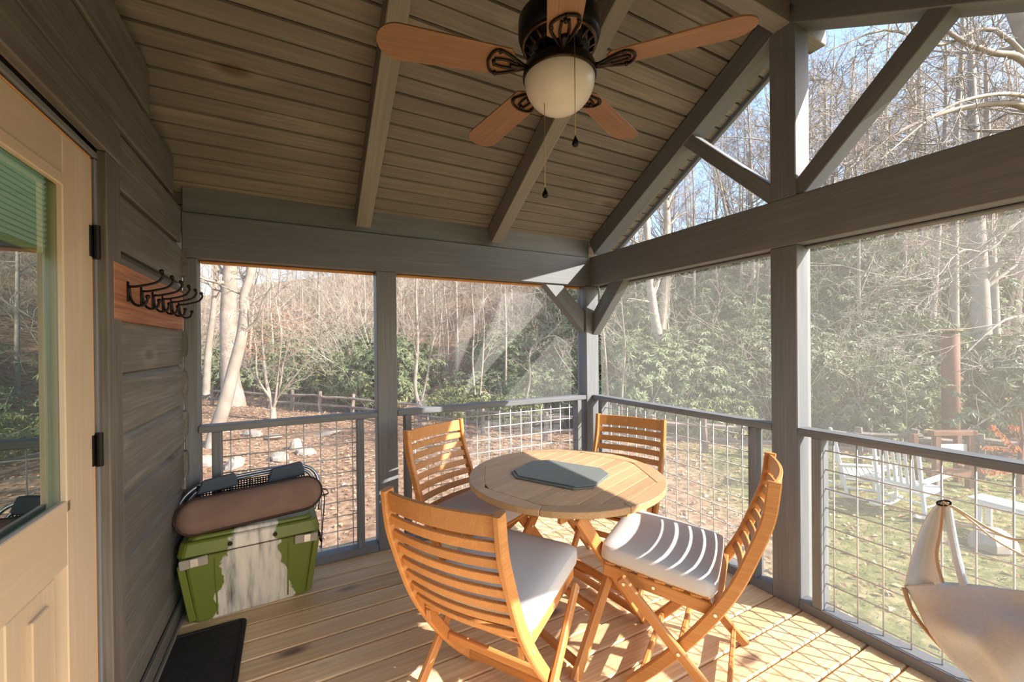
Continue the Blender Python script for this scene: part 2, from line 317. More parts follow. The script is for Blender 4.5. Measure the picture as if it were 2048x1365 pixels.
def frames(pts):
    pts = [V(p) for p in pts]; fr = []
    t = (pts[1]-pts[0]).normalized(); u = V((0, 0, 1)) if abs(t.z) < 0.9 else V((1, 0, 0))
    for i, p in enumerate(pts):
        a = pts[max(0, i-1)]; b = pts[min(len(pts)-1, i+1)]; t = (b-a).normalized()
        n = (u-t*u.dot(t)); n = n.normalized() if n.length > 1e-6 else t.orthogonal().normalized()
        u = n; fr.append((p, t, n, t.cross(n)))
    return fr
def tube(pts, r, n=8, cap=True):
    fr = frames(pts); rs = r if isinstance(r, (list, tuple)) else [r]*len(pts); vs = []; fs = []
    for (p, t, a, b), q in zip(fr, rs):
        for k in range(n):
            an = 2*math.pi*k/n; vs.append(p+a*(q*math.cos(an))+b*(q*math.sin(an)))
    for i in range(len(pts)-1):
        for k in range(n):
            k2 = (k+1) % n; fs.append((i*n+k, i*n+k2, (i+1)*n+k2, (i+1)*n+k))
    if cap: fs.append(tuple(range(n))[::-1]); fs.append(tuple((len(pts)-1)*n+k for k in range(n)))
    return vs, fs
def lathe(prof, n=32, cz=0):
    vs = []; fs = []; m = len(prof)
    for r, z in prof:
        for k in range(n):
            a = 2*math.pi*k/n; vs.append((r*math.cos(a), r*math.sin(a), z+cz))
    for i in range(m-1):
        for k in range(n):
            k2 = (k+1) % n; fs.append((i*n+k, i*n+k2, (i+1)*n+k2, (i+1)*n+k))
    fs.append(tuple(range(n))[::-1]); fs.append(tuple((m-1)*n+k for k in range(n)))
    return vs, fs
def smooth_pts(pts, k=6):
    """Catmull-Rom through the points"""
    P = [V(p) for p in pts]; out = []
    for i in range(len(P)-1):
        a = P[max(0, i-1)]; b = P[i]; c = P[i+1]; d = P[min(len(P)-1, i+2)]
        for j in range(k):
            t = j/k
            out.append(0.5*((2*b)+(c-a)*t+(2*a-5*b+4*c-d)*t*t+(3*b-a-3*c+d)*t**3))
    out.append(P[-1]); return out
def ribbon(pts, wd, th, side):
    """a bar of width wd (in the plane of the path) and thickness th along `side`"""
    P = [V(p) for p in pts]; s = V(side).normalized(); vs = []; fs = []; n = len(P)
    ws = wd if isinstance(wd, (list, tuple)) else [wd]*n
    for i, p in enumerate(P):
        t = (P[min(n-1, i+1)]-P[max(0, i-1)]).normalized(); q = s.cross(t).normalized()
        c = 0.2*min(ws[i], th)
        h, e = ws[i]/2, th/2
        for (a, b_) in ((-h+c, -e), (h-c, -e), (h, -e+c), (h, e-c), (h-c, e), (-h+c, e), (-h, e-c), (-h, -e+c)):
            vs.append(p+q*a+s*b_)
    for i in range(n-1):
        for k in range(8):
            k2 = (k+1) % 8; fs.append((i*8+k, (i+1)*8+k, (i+1)*8+k2, i*8+k2))
    fs.append(tuple(range(8))); fs.append(tuple((n-1)*8+k for k in range(8))[::-1])
    return vs, fs
def pillow(a, b, c, r, puff=0.012, n=10):
    """rounded cushion of half sizes a,b,c"""
    vs = []; fs = []
    def grid(o, du, dv):
        base = len(vs)
        for i in range(n+1):
            for j in range(n+1):
                p = V(o)+V(du)*(2*i/n-1)+V(dv)*(2*j/n-1)
                q = V((max(-a+r, min(a-r, p.x*a)), max(-b+r, min(b-r, p.y*b)), max(-c+r, min(c-r, p.z*c))))
                d = V((p.x*a, p.y*b, p.z*c))-q
                d = d.normalized() if d.length > 1e-9 else V((0, 0, 0))
                e = q+d*r; k = max(0, 1-(e.x/a)**2)*max(0, 1-(e.y/b)**2)
                e.z += (puff if e.z > 0 else -puff*0.3)*math.sqrt(k)
                vs.append(e)
        for i in range(n):
            for j in range(n):
                q = base+i*(n+1)+j; fs.append((q, q+n+1, q+n+2, q+1))
    for o, du, dv in (((0, 0, 1), (1, 0, 0), (0, 1, 0)), ((0, 0, -1), (0, 1, 0), (1, 0, 0)), ((1, 0, 0), (0, 1, 0), (0, 0, 1)),
                      ((-1, 0, 0), (0, 0, 1), (0, 1, 0)), ((0, 1, 0), (0, 0, 1), (1, 0, 0)), ((0, -1, 0), (1, 0, 0), (0, 0, 1))): grid(o, du, dv)
    return vs, fs
def weld(me, d=0.0008):
    import bmesh
    bm = bmesh.new(); bm.from_mesh(me); bmesh.ops.remove_doubles(bm, verts=bm.verts, dist=d); bmesh.ops.recalc_face_normals(bm, faces=bm.faces)
    for f in bm.faces: f.smooth = True
    bm.to_mesh(me); bm.free(); return me
def flat_bevel(me, w_=0.002):
    import bmesh
    bm = bmesh.new(); bm.from_mesh(me); bmesh.ops.recalc_face_normals(bm, faces=bm.faces)
    bmesh.ops.bevel(bm, geom=list(bm.edges), offset=w_, segments=1, affect='EDGES', clamp_overlap=True)
    bm.to_mesh(me); bm.free(); return me
def prism_z(poly, z0, z1):
    n = len(poly); vs = [(x, y, z0) for x, y in poly]+[(x, y, z1) for x, y in poly]
    fs = [tuple(range(n))[::-1], tuple(range(n, 2*n))]+[(i, (i+1) % n, n+(i+1) % n, n+i) for i in range(n)]
    return vs, fs
def copy_tree(o, parent=None):
    c = o.copy(); COL.objects.link(c)
    if parent is not None: c.parent = parent
    for ch in list(o.children): copy_tree(ch, c)
    return c

# ------------------------------------------------------------------ porch dimensions (metres)
XR, YB, XL = 2.395, 3.006, -0.587        # inner faces of right wall, back wall, house wall
YF = -0.365; YC = 1.32; PS = 0.14        # front inner face, ridge, post size
ZB, ZT, ZRAIL = 1.983, 2.250, 0.986      # beam bottom/top, cap-rail top
PITCHR = 0.58; ZC0 = 2.415               # roof slope, ceiling height at the back wall
XO = 2.80                                # outer edge of the gable overhang
ZRIDGE = ZC0+PITCHR*(YB-YC)
GZ = -1.33                               # lawn level

# ---- floor
floor = empty('floor', label='yellow pine porch deck of long boards running from house wall to railing', cat='floor', kind='structure')
k = 0
y = YF-0.30
ys = 1.094-0.145*10
while ys < YB+0.16:
    y0 = ys+0.0035; y1 = ys+0.145-0.0035
    extr('deck_board', floor, (XL-0.02, (y0+y1)/2, -0.0125), (XR+0.13, (y0+y1)/2, -0.0125),
         [(-(y1-y0)/2, -0.0125), ((y1-y0)/2, -0.0125), ((y1-y0)/2, 0.0065), ((y1-y0)/2-0.006, 0.0125), (-(y1-y0)/2+0.006, 0.0125), (-(y1-y0)/2, 0.0065)], 'deck')
    ys += 0.145
for x in (-0.45, 0.15, 0.75, 1.35, 1.95, 2.46):
    beam('joist', floor, (x, YF-0.1, -0.125), (x, YB+0.13, -0.125), 0.04, 0.19, 'fence')
beam('rim_board', floor, (XR+0.16, YF-0.1, -0.15), (XR+0.16, YB+0.15, -0.15), 0.04, 0.25, 'grey')
beam('rim_board', floor, (XL, YB+0.17, -0.15), (XR+0.18, YB+0.17, -0.15), 0.04, 0.25, 'grey')
for (x, y) in ((XR+0.05, YB+0.05), (XR+0.05, YC), (XR+0.05, YF-0.05), (0.57, YB+0.05)):
    beam('pier', floor, (x, y, GZ-0.3), (x, y, -0.22), 0.14, 0.14, 'fence')

# ---- house wall
wl = empty('wall_left', label='dark stained log house wall with bevelled horizontal boards beside the door', cat='wall', kind='structure')
BH = 0.232; z0 = 0.663-3*BH
DY0, DY1, DZ1 = 0.93, 1.86, 2.105        # door opening
prof = lambda h: [(-0.045, -h/2), (0.0, -h/2), (0.004, -h/2+0.006), (0.004, h/2-0.032), (-0.016, h/2-0.002), (-0.045, h/2-0.002)]
zi = z0
while zi < 3.55:
    h = BH; zc = zi+h/2
    # the front face of the boards looks to +X: local y axis must be +X  ->  path along -Y
    top = zi+h
    ymax = YB-0.035
    lim = YB-(top-ZC0)/PITCHR if top > ZC0 else 99
    ymax = min(ymax, lim-0.0)+0.0
    ylo = max(-2.2, (YC-(ymax-YC)) if top > ZC0 else -2.2)
    if ymax > ylo+0.1:
        segs = [(ylo, ymax)]
        if zi < DZ1+0.0:
            segs = [(ylo, DY0-0.06), (DY1+0.07, ymax)]
        for a, b in segs:
            extr('siding_board', wl, (XL, b, zc), (XL, a, zc), prof(h), 'siding')
    zi += h
# triangular filler plank above so that no gap shows under the slope
beam('backing_board', wl, (XL-0.08, -2.2, 1.35), (XL-0.08, DY0-0.03, 1.35), 0.05, 4.4, 'siding')
beam('backing_board', wl, (XL-0.08, DY1+0.03, 1.35), (XL-0.08, YB+0.3, 1.35), 0.05, 4.4, 'siding')
beam('backing_board', wl, (XL-0.08, DY0-0.03, 2.83), (XL-0.08, DY1+0.03, 2.83), 0.05, 1.44, 'siding')
for i in range(9):                                             # notched log ends showing behind the end trim
    zc = z0+BH*(i+0.5)
    extr('log_end', wl, (XL+0.002, YB+0.03, zc), (XL+0.002, YB-0.035, zc), [(-0.04, -BH*0.32), (0.012, -BH*0.32), (0.020, -BH*0.2), (0.020, BH*0.2), (0.012, BH*0.32), (-0.04, BH*0.32)], 'siding')
bb = empty('baseboard_left', label='narrow stained base strip along the foot of the log wall', cat='baseboard', kind='structure')
beam('base_strip', bb, (XL+0.016, DY1+0.1, 0.045), (XL+0.016, YB, 0.045), 0.018, 0.09, 'siding')
beam('shoe_strip', bb, (XL+0.034, DY1+0.1, 0.012), (XL+0.034, YB, 0.012), 0.016, 0.022, 'siding')

# ---- door
t1 = empty('trim_1', label='dark grey casing boards framing the porch door', cat='trim', kind='structure')
beam('side_casing', t1, (XL+0.014, DY1+0.055, 0), (XL+0.014, DY1+0.055, DZ1+0.01), 0.12, 0.028, 'siding', up=(1, 0, 0))
beam('side_casing', t1, (XL+0.014, DY0-0.055, 0), (XL+0.014, DY0-0.055, DZ1+0.01), 0.12, 0.028, 'siding', up=(1, 0, 0))
beam('head_casing', t1, (XL+0.016, DY0-0.115, DZ1+0.075), (XL+0.016, DY1+0.115, DZ1+0.075), 0.13, 0.030, 'siding', up=(1, 0, 0))
beam('jamb', t1, (XL-0.045, DY1-0.010, 0), (XL-0.045, DY1-0.010, DZ1-0.025), 0.020, 0.10, 'grey', up=(1, 0, 0))
beam('jamb', t1, (XL-0.045, DY0+0.010, 0), (XL-0.045, DY0+0.010, DZ1-0.025), 0.020, 0.10, 'grey', up=(1, 0, 0))
beam('head_jamb', t1, (XL-0.045, DY0, DZ1-0.012), (XL-0.045, DY1, DZ1-0.012), 0.022, 0.10, 'grey', up=(1, 0, 0))
dr = empty('door_1', label='pale maple-coloured half glass porch door with green shade behind the pane', cat='door', kind='structure')
dx = XL-0.022; dt = 0.044; ya, yb = DY0+0.024, DY1-0.040       # slab
gy0, gy1, gz0, gz1 = ya+0.17, yb-0.185, 1.00, 1.935
def dslab(nm, y0_, y1_, z0_, z1_, m='maple', x=dx, t=dt, vert=True):
    if vert: return beam(nm, dr, (x, (y0_+y1_)/2, z0_), (x, (y0_+y1_)/2, z1_), y1_-y0_, t, m, up=(1, 0, 0), ch=0.003)
    return beam(nm, dr, (x, y0_, (z0_+z1_)/2), (x, y1_, (z0_+z1_)/2), z1_-z0_, t, m, up=(1, 0, 0), ch=0.003)
dslab('stile', ya, gy0, 0.015, 2.07); dslab('stile', gy1, yb, 0.015, 2.07)
dslab('top_rail', gy0, gy1, gz1, 2.07, vert=False)
dslab('lock_rail', gy0, gy1, 0.83, gz0, vert=False)
dslab('bottom_rail', gy0, gy1, 0.015, 0.25, vert=False)
beam('edge_band', dr, (dx, yb+0.002, 0.015), (dx, yb+0.002, 2.07), 0.005, dt, 'edge', up=(1, 0, 0), ch=0.001)
beam('edge_band', dr, (dx, ya, 2.0725), (dx, yb, 2.0725), 0.005, dt, 'edge', up=(1, 0, 0), ch=0.001)
for (py0, py1) in ((gy0, (gy0+gy1)/2-0.03), ((gy0+gy1)/2+0.03, gy1)):
    dslab('raised_panel', py0+0.02, py1-0.02, 0.27, 0.81, x=dx-0.010, t=0.026)
    dslab('panel_field', py0+0.07, py1-0.07, 0.32, 0.76, x=dx-0.002, t=0.030)
dslab('mullion', (gy0+gy1)/2-0.03, (gy0+gy1)/2+0.03, 0.25, 0.83)
for nm, a, b, c, d, vv in (('glazing_bead', gy0-0.012, gy0+0.022, gz0-0.012, gz1+0.012, True), ('glazing_bead', gy1-0.022, gy1+0.012, gz0-0.012, gz1+0.012, True),
                           ('glazing_bead', gy0, gy1, gz0-0.012, gz0+0.022, False), ('glazing_bead', gy0, gy1, gz1-0.022, gz1+0.012, False)):
    dslab(nm, a, b, c, d, x=dx+0.022, t=0.016, vert=vv)
MTg = MB().add(*cbox(gy1-gy0, 0.006, gz1-gz0, 0.001)).mesh('glass_pane', 'glass')
link('glass_pane', MTg, dr, axis_mat((dx, gy0, (gz0+gz1)/2), (dx, gy1, (gz0+gz1)/2)))
sh = MB()
zz = gz1+0.01; npl = 14; pz = (gz1+0.01-1.735)/npl
for i in range(npl):
    sh.add([(dx-0.017, gy0-0.03, zz), (dx-0.017, gy1+0.03, zz), (dx-0.010, gy0-0.03, zz-pz/2), (dx-0.010, gy1+0.03, zz-pz/2), (dx-0.017, gy0-0.03, zz-pz), (dx-0.017, gy1+0.03, zz-pz)],
           [(0, 2, 3, 1), (2, 4, 5, 3)]); zz -= pz
link('pleated_shade', sh.mesh('pleated_shade', 'shade'), dr)
beam('shade_rail', dr, (dx-0.024, gy0+0.008, 1.727), (dx-0.024, gy1-0.008, 1.727), 0.016, 0.018, 'shade')
for z in (0.28, 1.12, 1.80):
    mbh = MB().add(*tube([(XL+0.010, yb+0.006, z-0.055), (XL+0.010, yb+0.006, z+0.055)], 0.010, 10))
    mbh.add([(p[0]+XL+0.001, p[1]+yb+0.006, p[2]+z) for p in MB().add(*cbox(0.006, 0.05, 0.10, 0.001)).v], cbox(0.006, 0.05, 0.10, 0.001)[1])
    link('hinge', mbh.mesh('hinge', 'black'), dr)
room = empty('house_interior', label='dim room seen through the door glass', cat='room', kind='structure')
beam('back_panel', room, (XL-1.2, -0.5, 0.97), (XL-1.2, 3.27, 0.97), 0.05, 1.94, 'dark')     # kept low so daylight reaches the pleated shade from behind
beam('end_panel', room, (XL-2.4, 3.3, 1.2), (XL-0.11, 3.3, 1.2), 0.05, 2.4, 'dark')
beam('floor_panel', room, (XL-0.65, -0.5, -0.03), (XL-0.65, 3.0, -0.03), 1.1, 0.05, 'dark')

# ---- ceiling and roof
ce = empty('ceiling', label='brown grey tongue and groove board ceiling under both roof slopes', cat='ceiling', kind='structure')
CB = 0.185; sl_ = math.sqrt(1+PITCHR**2)
def cprof(w_):
    h = w_/2
    return [(-h, 0.016), (-h, 0.004), (-h+0.006, -0.008), (-0.0045, -0.008), (-0.001, 0.001), (0.001, 0.001), (0.0045, -0.008), (h-0.006, -0.008), (h, 0.004), (h, 0.016)]
cme = MB().add(*extrude_poly(cprof(CB-0.003), XO-(XL-0.20))).mesh('ceiling_board', 'ceil')
for side in (1, -1):
    s = CB/2+0.002
    while s < (YB-YC)*sl_+0.42:
        yy = YC+side*s/sl_; zz = ZRIDGE-PITCHR*s/sl_+0.008
        a, b = ((XL-0.20, yy, zz), (XO, yy, zz))
        link('ceiling_board', cme, ce, axis_mat(a, b, up=(0, side*PITCHR, 1)))
        s += CB
for side in (1, -1):
    yy = YC+side*(YB-YC+0.36)/2*1.0; zz = ZRIDGE-PITCHR*abs(yy-YC)+0.07
    L = (YB-YC)*sl_+0.42
    a = (XL-0.25, yy, zz); b = (XO+0.02, yy, zz)
    beam('roof_deck', ce, a, b, L, 0.06, 'roofing', up=(0, side*PITCHR, 1))
RW, RH = 0.095, 0.165                     # rafters
def rafter(x, side, w_=RW, h_=RH, m='rafter', ext=0.0, y_end=None):
    y1 = YB if y_end is None else y_end
    d = V((0, side*1, -PITCHR)).normalized(); up = V((0, side*PITCHR, 1)).normalized()
    p0 = V((x, YC, ZRIDGE))-up*(h_/2-0.001); p1 = V((x, YC+side*(y1-YC), ZRIDGE-PITCHR*(y1-YC)))-up*(h_/2-0.001)+d*ext
    return p0, p1, up
for x in (0.41, 1.42):
    for side in (1, -1):
        p0, p1, up = rafter(x, side, ext=0.035)
        beam('rafter', ce, p0, p1, RW, RH*0.86, 'rafter', up=up)
beam('ridge_beam', ce, (XL, YC, ZRIDGE-0.10), (XO-0.03, YC, ZRIDGE-0.10), 0.09, 0.20, 'rafter')

# ---- back wall frame
wb = empty('wall_back', label='grey stained timber frame of the back porch side with beam posts and brace', cat='wall', kind='structure')
beam('header_beam', wb, (XL, YB+PS/2, (ZB+ZT)/2-0.002), (XR+0.0, YB+PS/2, (ZB+ZT)/2-0.002), PS, ZT-ZB-0.006, 'grey')
xs = [XL, 0.41-RW/2, 0.41+RW/2, 1.42-RW/2, 1.42+RW/2, XR]
beam('frieze_board', wb, (XL, YB+0.040, (ZT+ZC0+0.02)/2), (XR, YB+0.040, (ZT+ZC0+0.02)/2), 0.04, ZC0-ZT+0.02, 'grey')
beam('end_post', wb, (-0.553, YB+0.065, 0), (-0.553, YB+0.065, ZB), 0.068, 0.10, 'grey', up=(0, -1, 0))
beam('post', wb, (0.569, YB+PS/2, 0), (0.569, YB+PS/2, ZB), PS-0.003, PS, 'grey', up=(0, -1, 0))
CXP = 2.405
beam('corner_post', wb, (CXP, YB+0.062, 0), (CXP, YB+0.062, ZB), PS, PS, 'grey', up=(0, -1, 0))
# knee brace in the back wall: from (beam, x 1.99) down to the post
bz = lambda x: V((x, YB+0.06, 0))
beam('knee_brace', wb, (1.925, YB+0.060, 2.06), (2.405, YB+0.060, 1.580), 0.088, 0.135, 'grey', up=(-1, 0, -1))
for nm, x0, x1 in (('screen_stop', -0.519, 0.499), ('screen_stop', 0.638, 2.335)):
    beam(nm, wb, (x0, YB+0.105, ZB-0.008), (x1, YB+0.105, ZB-0.008), 0.05, 0.014, 'edge')

# ---- right (gable) wall frame
wr = empty('wall_right', label='grey stained timber gable frame with tie beam king post and struts', cat='wall', kind='structure')
beam('tie_beam', wr, (XR+PS/2, YB+PS, (ZB+ZT)/2), (XR+PS/2, YF-PS, (ZB+ZT)/2), PS, ZT-ZB-0.002, 'grey')
beam('post', wr, (XR+PS/2, YC, 0), (XR+PS/2, YC, ZB), PS, PS-0.002, 'grey', up=(-1, 0, 0))
beam('front_corner_post', wr, (XR+PS/2, YF-PS/2, 0), (XR+PS/2, YF-PS/2, ZB), PS, PS-0.002, 'grey', up=(-1, 0, 0))
beam('king_post', wr, (XR+PS/2, YC, ZT), (XR+PS/2, YC, ZRIDGE-0.06), PS-0.004, PS-0.002, 'grey', up=(-1, 0, 0))
for side in (1, -1):
    p0, p1, up = rafter(XR+PS/2, side, ext=0.03)
    beam('gable_rafter', wr, p0, p1, PS, RH*0.86, 'grey', up=up)
    p0, p1, up = rafter(XO-0.02, side, ext=0.40)
    beam('barge_board', wr, p0+V((0, 0, 0.145)), p1+V((0, 0, 0.145)), 0.035, 0.15, 'grey', up=up)
beam('strut', wr, (XR+0.05, YC+0.03, 2.255), (XR+0.05, 1.995, 2.905), 0.088, 0.085, 'grey', up=(0, 1, -1))
beam('strut', wr, (XR+0.06, YC-0.03, 2.235), (XR+0.06, 0.665, 2.875), 0.10, 0.088, 'grey', up=(0, -1, -1))
beam('knee_brace', wr, (XR+0.055, 2.612, 2.06), (XR+0.055, 3.045, 1.585), 0.088, 0.135, 'grey', up=(0, -1, -1))
for y0_, y1_ in ((YF, YC-0.07), (YC+0.07, YB-0.02)):
    beam('screen_stop', wr, (XR+0.105, y0_, ZB-0.008), (XR+0.105, y1_, ZB-0.008), 0.05, 0.014, 'grey')
# front side (behind the camera): beam and house post only
wf = empty('wall_front', label='front porch beam behind the viewer', cat='wall', kind='structure')
beam('header_beam', wf, (XL, YF-PS/2, (ZB+ZT)/2-0.002), (XR, YF-PS/2, (ZB+ZT)/2-0.002), PS, ZT-ZB-0.006, 'grey')
for x0_, x1_ in ((XL, XR),):
    beam('frieze_board', wf, (x0_, YF-0.045, (ZT+ZC0+0.03)/2), (x1_, YF-0.045, (ZT+ZC0+0.03)/2), 0.04, ZC0-ZT+0.03, 'grey')
beam('end_post', wf, (XL+0.035, YF-0.07, 0), (XL+0.035, YF-0.07, ZB), 0.07, 0.12, 'grey', up=(0, 1, 0))

# ---- insect screens (one per opening)
def screen(n, p, q, label):
    a, b = V(p), V(q)
    me = MB()
    d = 0.0004
    hor = (b-a).copy(); hor.z = 0; nn = V((0, 0, 1)).cross(hor).normalized()*d
    c = [V((a.x, a.y, a.z)), V((b.x, b.y, a.z)), V((b.x, b.y, b.z)), V((a.x, a.y, b.z))]
    me.add(c, [(0, 1, 2, 3)])
    o = link('window_%d' % n, me.mesh('screen', 'screen')); tag(o, label, 'screen', kind='structure')
screen(1, (-0.52, YB+0.105, 0.03), (0.498, YB+0.105, ZB), 'fine insect screen in the back opening beside the log wall')
screen(2, (0.639, YB+0.105, 0.03), (2.334, YB+0.105, ZB), 'fine insect screen in the back opening beside the corner post')
screen(3, (XR+0.105, YB-0.01, 0.03), (XR+0.105, YC+0.071, ZB), 'fine insect screen in the right opening beside the corner post')
screen(4, (XR+0.105, YC-0.071, 0.03), (XR+0.105, YF, ZB), 'fine insect screen in the right opening nearest the viewer')

# ---- railings
_wm = {}
def wire(parent, p0, p1):
    L = round((V(p1)-V(p0)).length, 4)
    if L not in _wm:
        _wm[L] = MB().add(*tube([(-L/2, 0, 0), (L/2, 0, 0)], 0.0038, 6)).mesh('wire', 'steel', True)
    link('wire', _wm[L], parent, axis_mat(p0, p1))
def railing(label, a, b, inward, nail, wv, wh=None, sub=True):
    """a,b: ends of the bay on the inner face line; nail: nailer centres (distance from a)"""
    a, b = V((*a, 0)), V((*b, 0)); d = (b-a).normalized(); L = (b-a).length; o = V((*inward, 0))*-1
    r = empty('railing', a, label=label, cat='railing', group='cable-grid porch railings'); r.location = a
    P = lambda s, dep, z: d*s+o*dep+V((0, 0, z))
    beam('cap_rail', r, P(0, 0.0425, ZRAIL-0.02), P(L, 0.0425, ZRAIL-0.02), 0.089, 0.040, 'grey')
    beam('bottom_rail', r, P(0, 0.0445, 0.026), P(L, 0.0445, 0.026), 0.089, 0.052, 'grey')
    for s in nail:
        beam('nailer', r, P(s, 0.040, 0.052), P(s, 0.040, ZRAIL-0.04), 0.046, 0.078, 'grey', up=tuple(o))
    n0, n1 = nail[0], nail[-1]
    s = wv
    while s < n1-0.02:
        if s > n0+0.02: wire(r, P(s, 0.052, 0.05), P(s, 0.052, ZRAIL-0.045))
        s += 0.1005
    z = 0.085
    while z < ZRAIL-0.06:
        wire(r, P(n0, 0.046, z), P(n1, 0.046, z)); z += 0.0995
    return r
railing('grey timber railing with wire grid behind the green cooler', (-0.519, YB), (0.499, YB), (0, -1), [0.085, 0.903], 0.151)
railing('grey timber railing with wire grid behind the back chair by the corner post', (0.639, YB), (2.335, YB), (0, -1), [0.075, 1.62], 0.135)
railing('grey timber railing with wire grid right of the corner post', (XR, YB-0.012), (XR, YC+0.07), (-1, 0), [0.10, 1.487], 0.190)
railing('grey timber railing with wire grid beside the hanging hammock', (XR, YC-0.07), (XR, YF), (-1, 0), [0.087, 1.53], 0.144)

# ------------------------------------------------------------------ ceiling fan
FC = V((0.913, YC+0.006, 2.50))
fan = empty('ceiling_fan', (FC.x, FC.y, 2.36), label='five blade ceiling fan with bronze motor and frosted light bowl', cat='ceiling fan')
fl = lambda z: z-2.36
link('downrod', MB().add(*tube([(0, 0, fl(2.85)), (0, 0, fl(ZRIDGE-0.18))], 0.014, 12)).mesh('downrod', 'bronze', True), fan)
link('canopy', MB().add(*lathe([(0.02, fl(3.05)), (0.06, fl(3.08)), (0.075, fl(3.14)), (0.075, fl(ZRIDGE-0.20))], 24)).mesh('canopy', 'bronze', True), fan)
link('motor_housing', weld(MB().add(*lathe([(0.03, fl(2.855)), (0.05, fl(2.80)), (0.09, fl(2.745)), (0.140, fl(2.722)), (0.158, fl(2.70)), (0.158, fl(2.645)), (0.15, fl(2.620)), (0.12, fl(2.610)), (0.118, fl(2.595)), (0.105, fl(2.580)), (0.05, fl(2.575))], 40)).mesh('motor_housing', 'black')), fan)
vent = MB()
for k in range(20):
    a = 2*math.pi*k/20; ca, sa = math.cos(a), math.sin(a)
    vent.add(*tube([(ca*0.075, sa*0.075, fl(2.570)), (ca*0.135, sa*0.135, fl(2.607))], 0.0065, 6))
vent.add(*tube([(0.138*math.cos(2*math.pi*k/36), 0.138*math.sin(2*math.pi*k/36), fl(2.610)) for k in range(37)], 0.008, 6))
link('vent_ring', vent.mesh('vent_ring', 'brass', True), fan)
link('switch_housing', weld(MB().add(*lathe([(0.04, fl(2.595)), (0.075, fl(2.585)), (0.078, fl(2.525)), (0.070, fl(2.485)), (0.045, fl(2.480))], 32)).mesh('switch_housing', 'bronze')), fan)
link('light_ring', weld(MB().add(*lathe([(0.05, fl(2.535)), (0.115, fl(2.53)), (0.139, fl(2.515)), (0.143, fl(2.485)), (0.138, fl(2.475)), (0.10, fl(2.475))], 40)).mesh('light_ring', 'bronze')), fan)
bw = [(0.136*math.cos(t), fl(2.478)-0.128*math.sin(t)) for t in np.linspace(0, math.pi/2*0.985, 14)]
link('light_bowl', weld(MB().add(*lathe([(0.12, fl(2.485)), (0.134, fl(2.484))]+bw, 48)).mesh('light_bowl', 'bowl')), fan)
def blade_mesh():
    mb = MB(); L0, L1 = 0.205, 0.675; out = []
    n = 10
    for i in range(n+1):
        t = i/n; x = L0+(L1-0.075-L0)*t; out.append((x, (0.058+0.014*t)))
    for i in range(1, 9):
        a = math.pi/2*(1-i/8); out.append((L1-0.075+0.075*math.cos(a), 0.072*math.sin(a)))
    poly = out+[(x, -y_) for x, y_ in out[::-1][1:]]
    poly = [(L0-0.02, 0.035)]+poly+[(L0-0.02, -0.035)]
    mb.add(*prism_z(poly, -0.003, 0.003)); return mb.mesh('blade', 'blade')
bm_ = blade_mesh()
def iron_mesh():
    mb = MB()
    mb.add(*tube(smooth_pts([(0.06, 0, 0.020), (0.11, 0, 0.0), (0.16, 0, -0.014), (0.20, 0, -0.012)], 4), 0.011, 8))
    for s in (-1, 1):
        mb.add(*tube(smooth_pts([(0.13, 0, -0.010), (0.19, s*0.030, -0.010), (0.245, s*0.050, -0.009), (0.272, s*0.036, -0.009), (0.284, 0, -0.009)], 5), 0.0055, 6))
        mb.add(*tube(smooth_pts([(0.16, s*0.006, -0.012), (0.215, s*0.016, -0.010), (0.262, s*0.012, -0.009)], 4), 0.005, 6))
        mb.add(*tube([(0.248, s*0.047, -0.016), (0.248, s*0.047, -0.002)], 0.007, 8))
    mb.add(*tube([(0.262, 0, -0.016), (0.262, 0, -0.002)], 0.007, 8))
    return mb.mesh('blade_iron', 'bronze', True)
im_ = iron_mesh()
for k in range(5):
    a = math.radians(23.8+72*k)
    Mb = Matrix.Translation((0, 0, fl(2.512))) @ Matrix.Rotation(a, 4, 'Z') @ Matrix.Rotation(math.radians(11), 4, 'X')
    b_ = link('blade', bm_, fan, Mb); link('blade_iron', im_, b_)
def chain(x, y, ztop, zbot):
    mb = MB(); n = int((ztop-zbot)/0.008)
    mb.add(*tube([(x, y, fl(ztop)), (x, y, fl(zbot))], 0.0016, 6))
    c = link('pull_chain', mb.mesh('pull_chain', 'chain', True), fan)
    link('chain_fob', MB().add(*[( [(p[0]+x, p[1]+y, p[2]+fl(zbot)) for p in vv], ff) for vv, ff in [lathe([(0.002, 0.004), (0.003, -0.002), (0.010, -0.016), (0.0125, -0.026), (0.009, -0.034), (0.003, -0.037)], 14)]][0]).mesh('chain_fob', 'black', True), c)
chain(-0.070, 0.0, 2.475, 2.045)
chain(-0.035, -0.146, 2.58, 2.185)

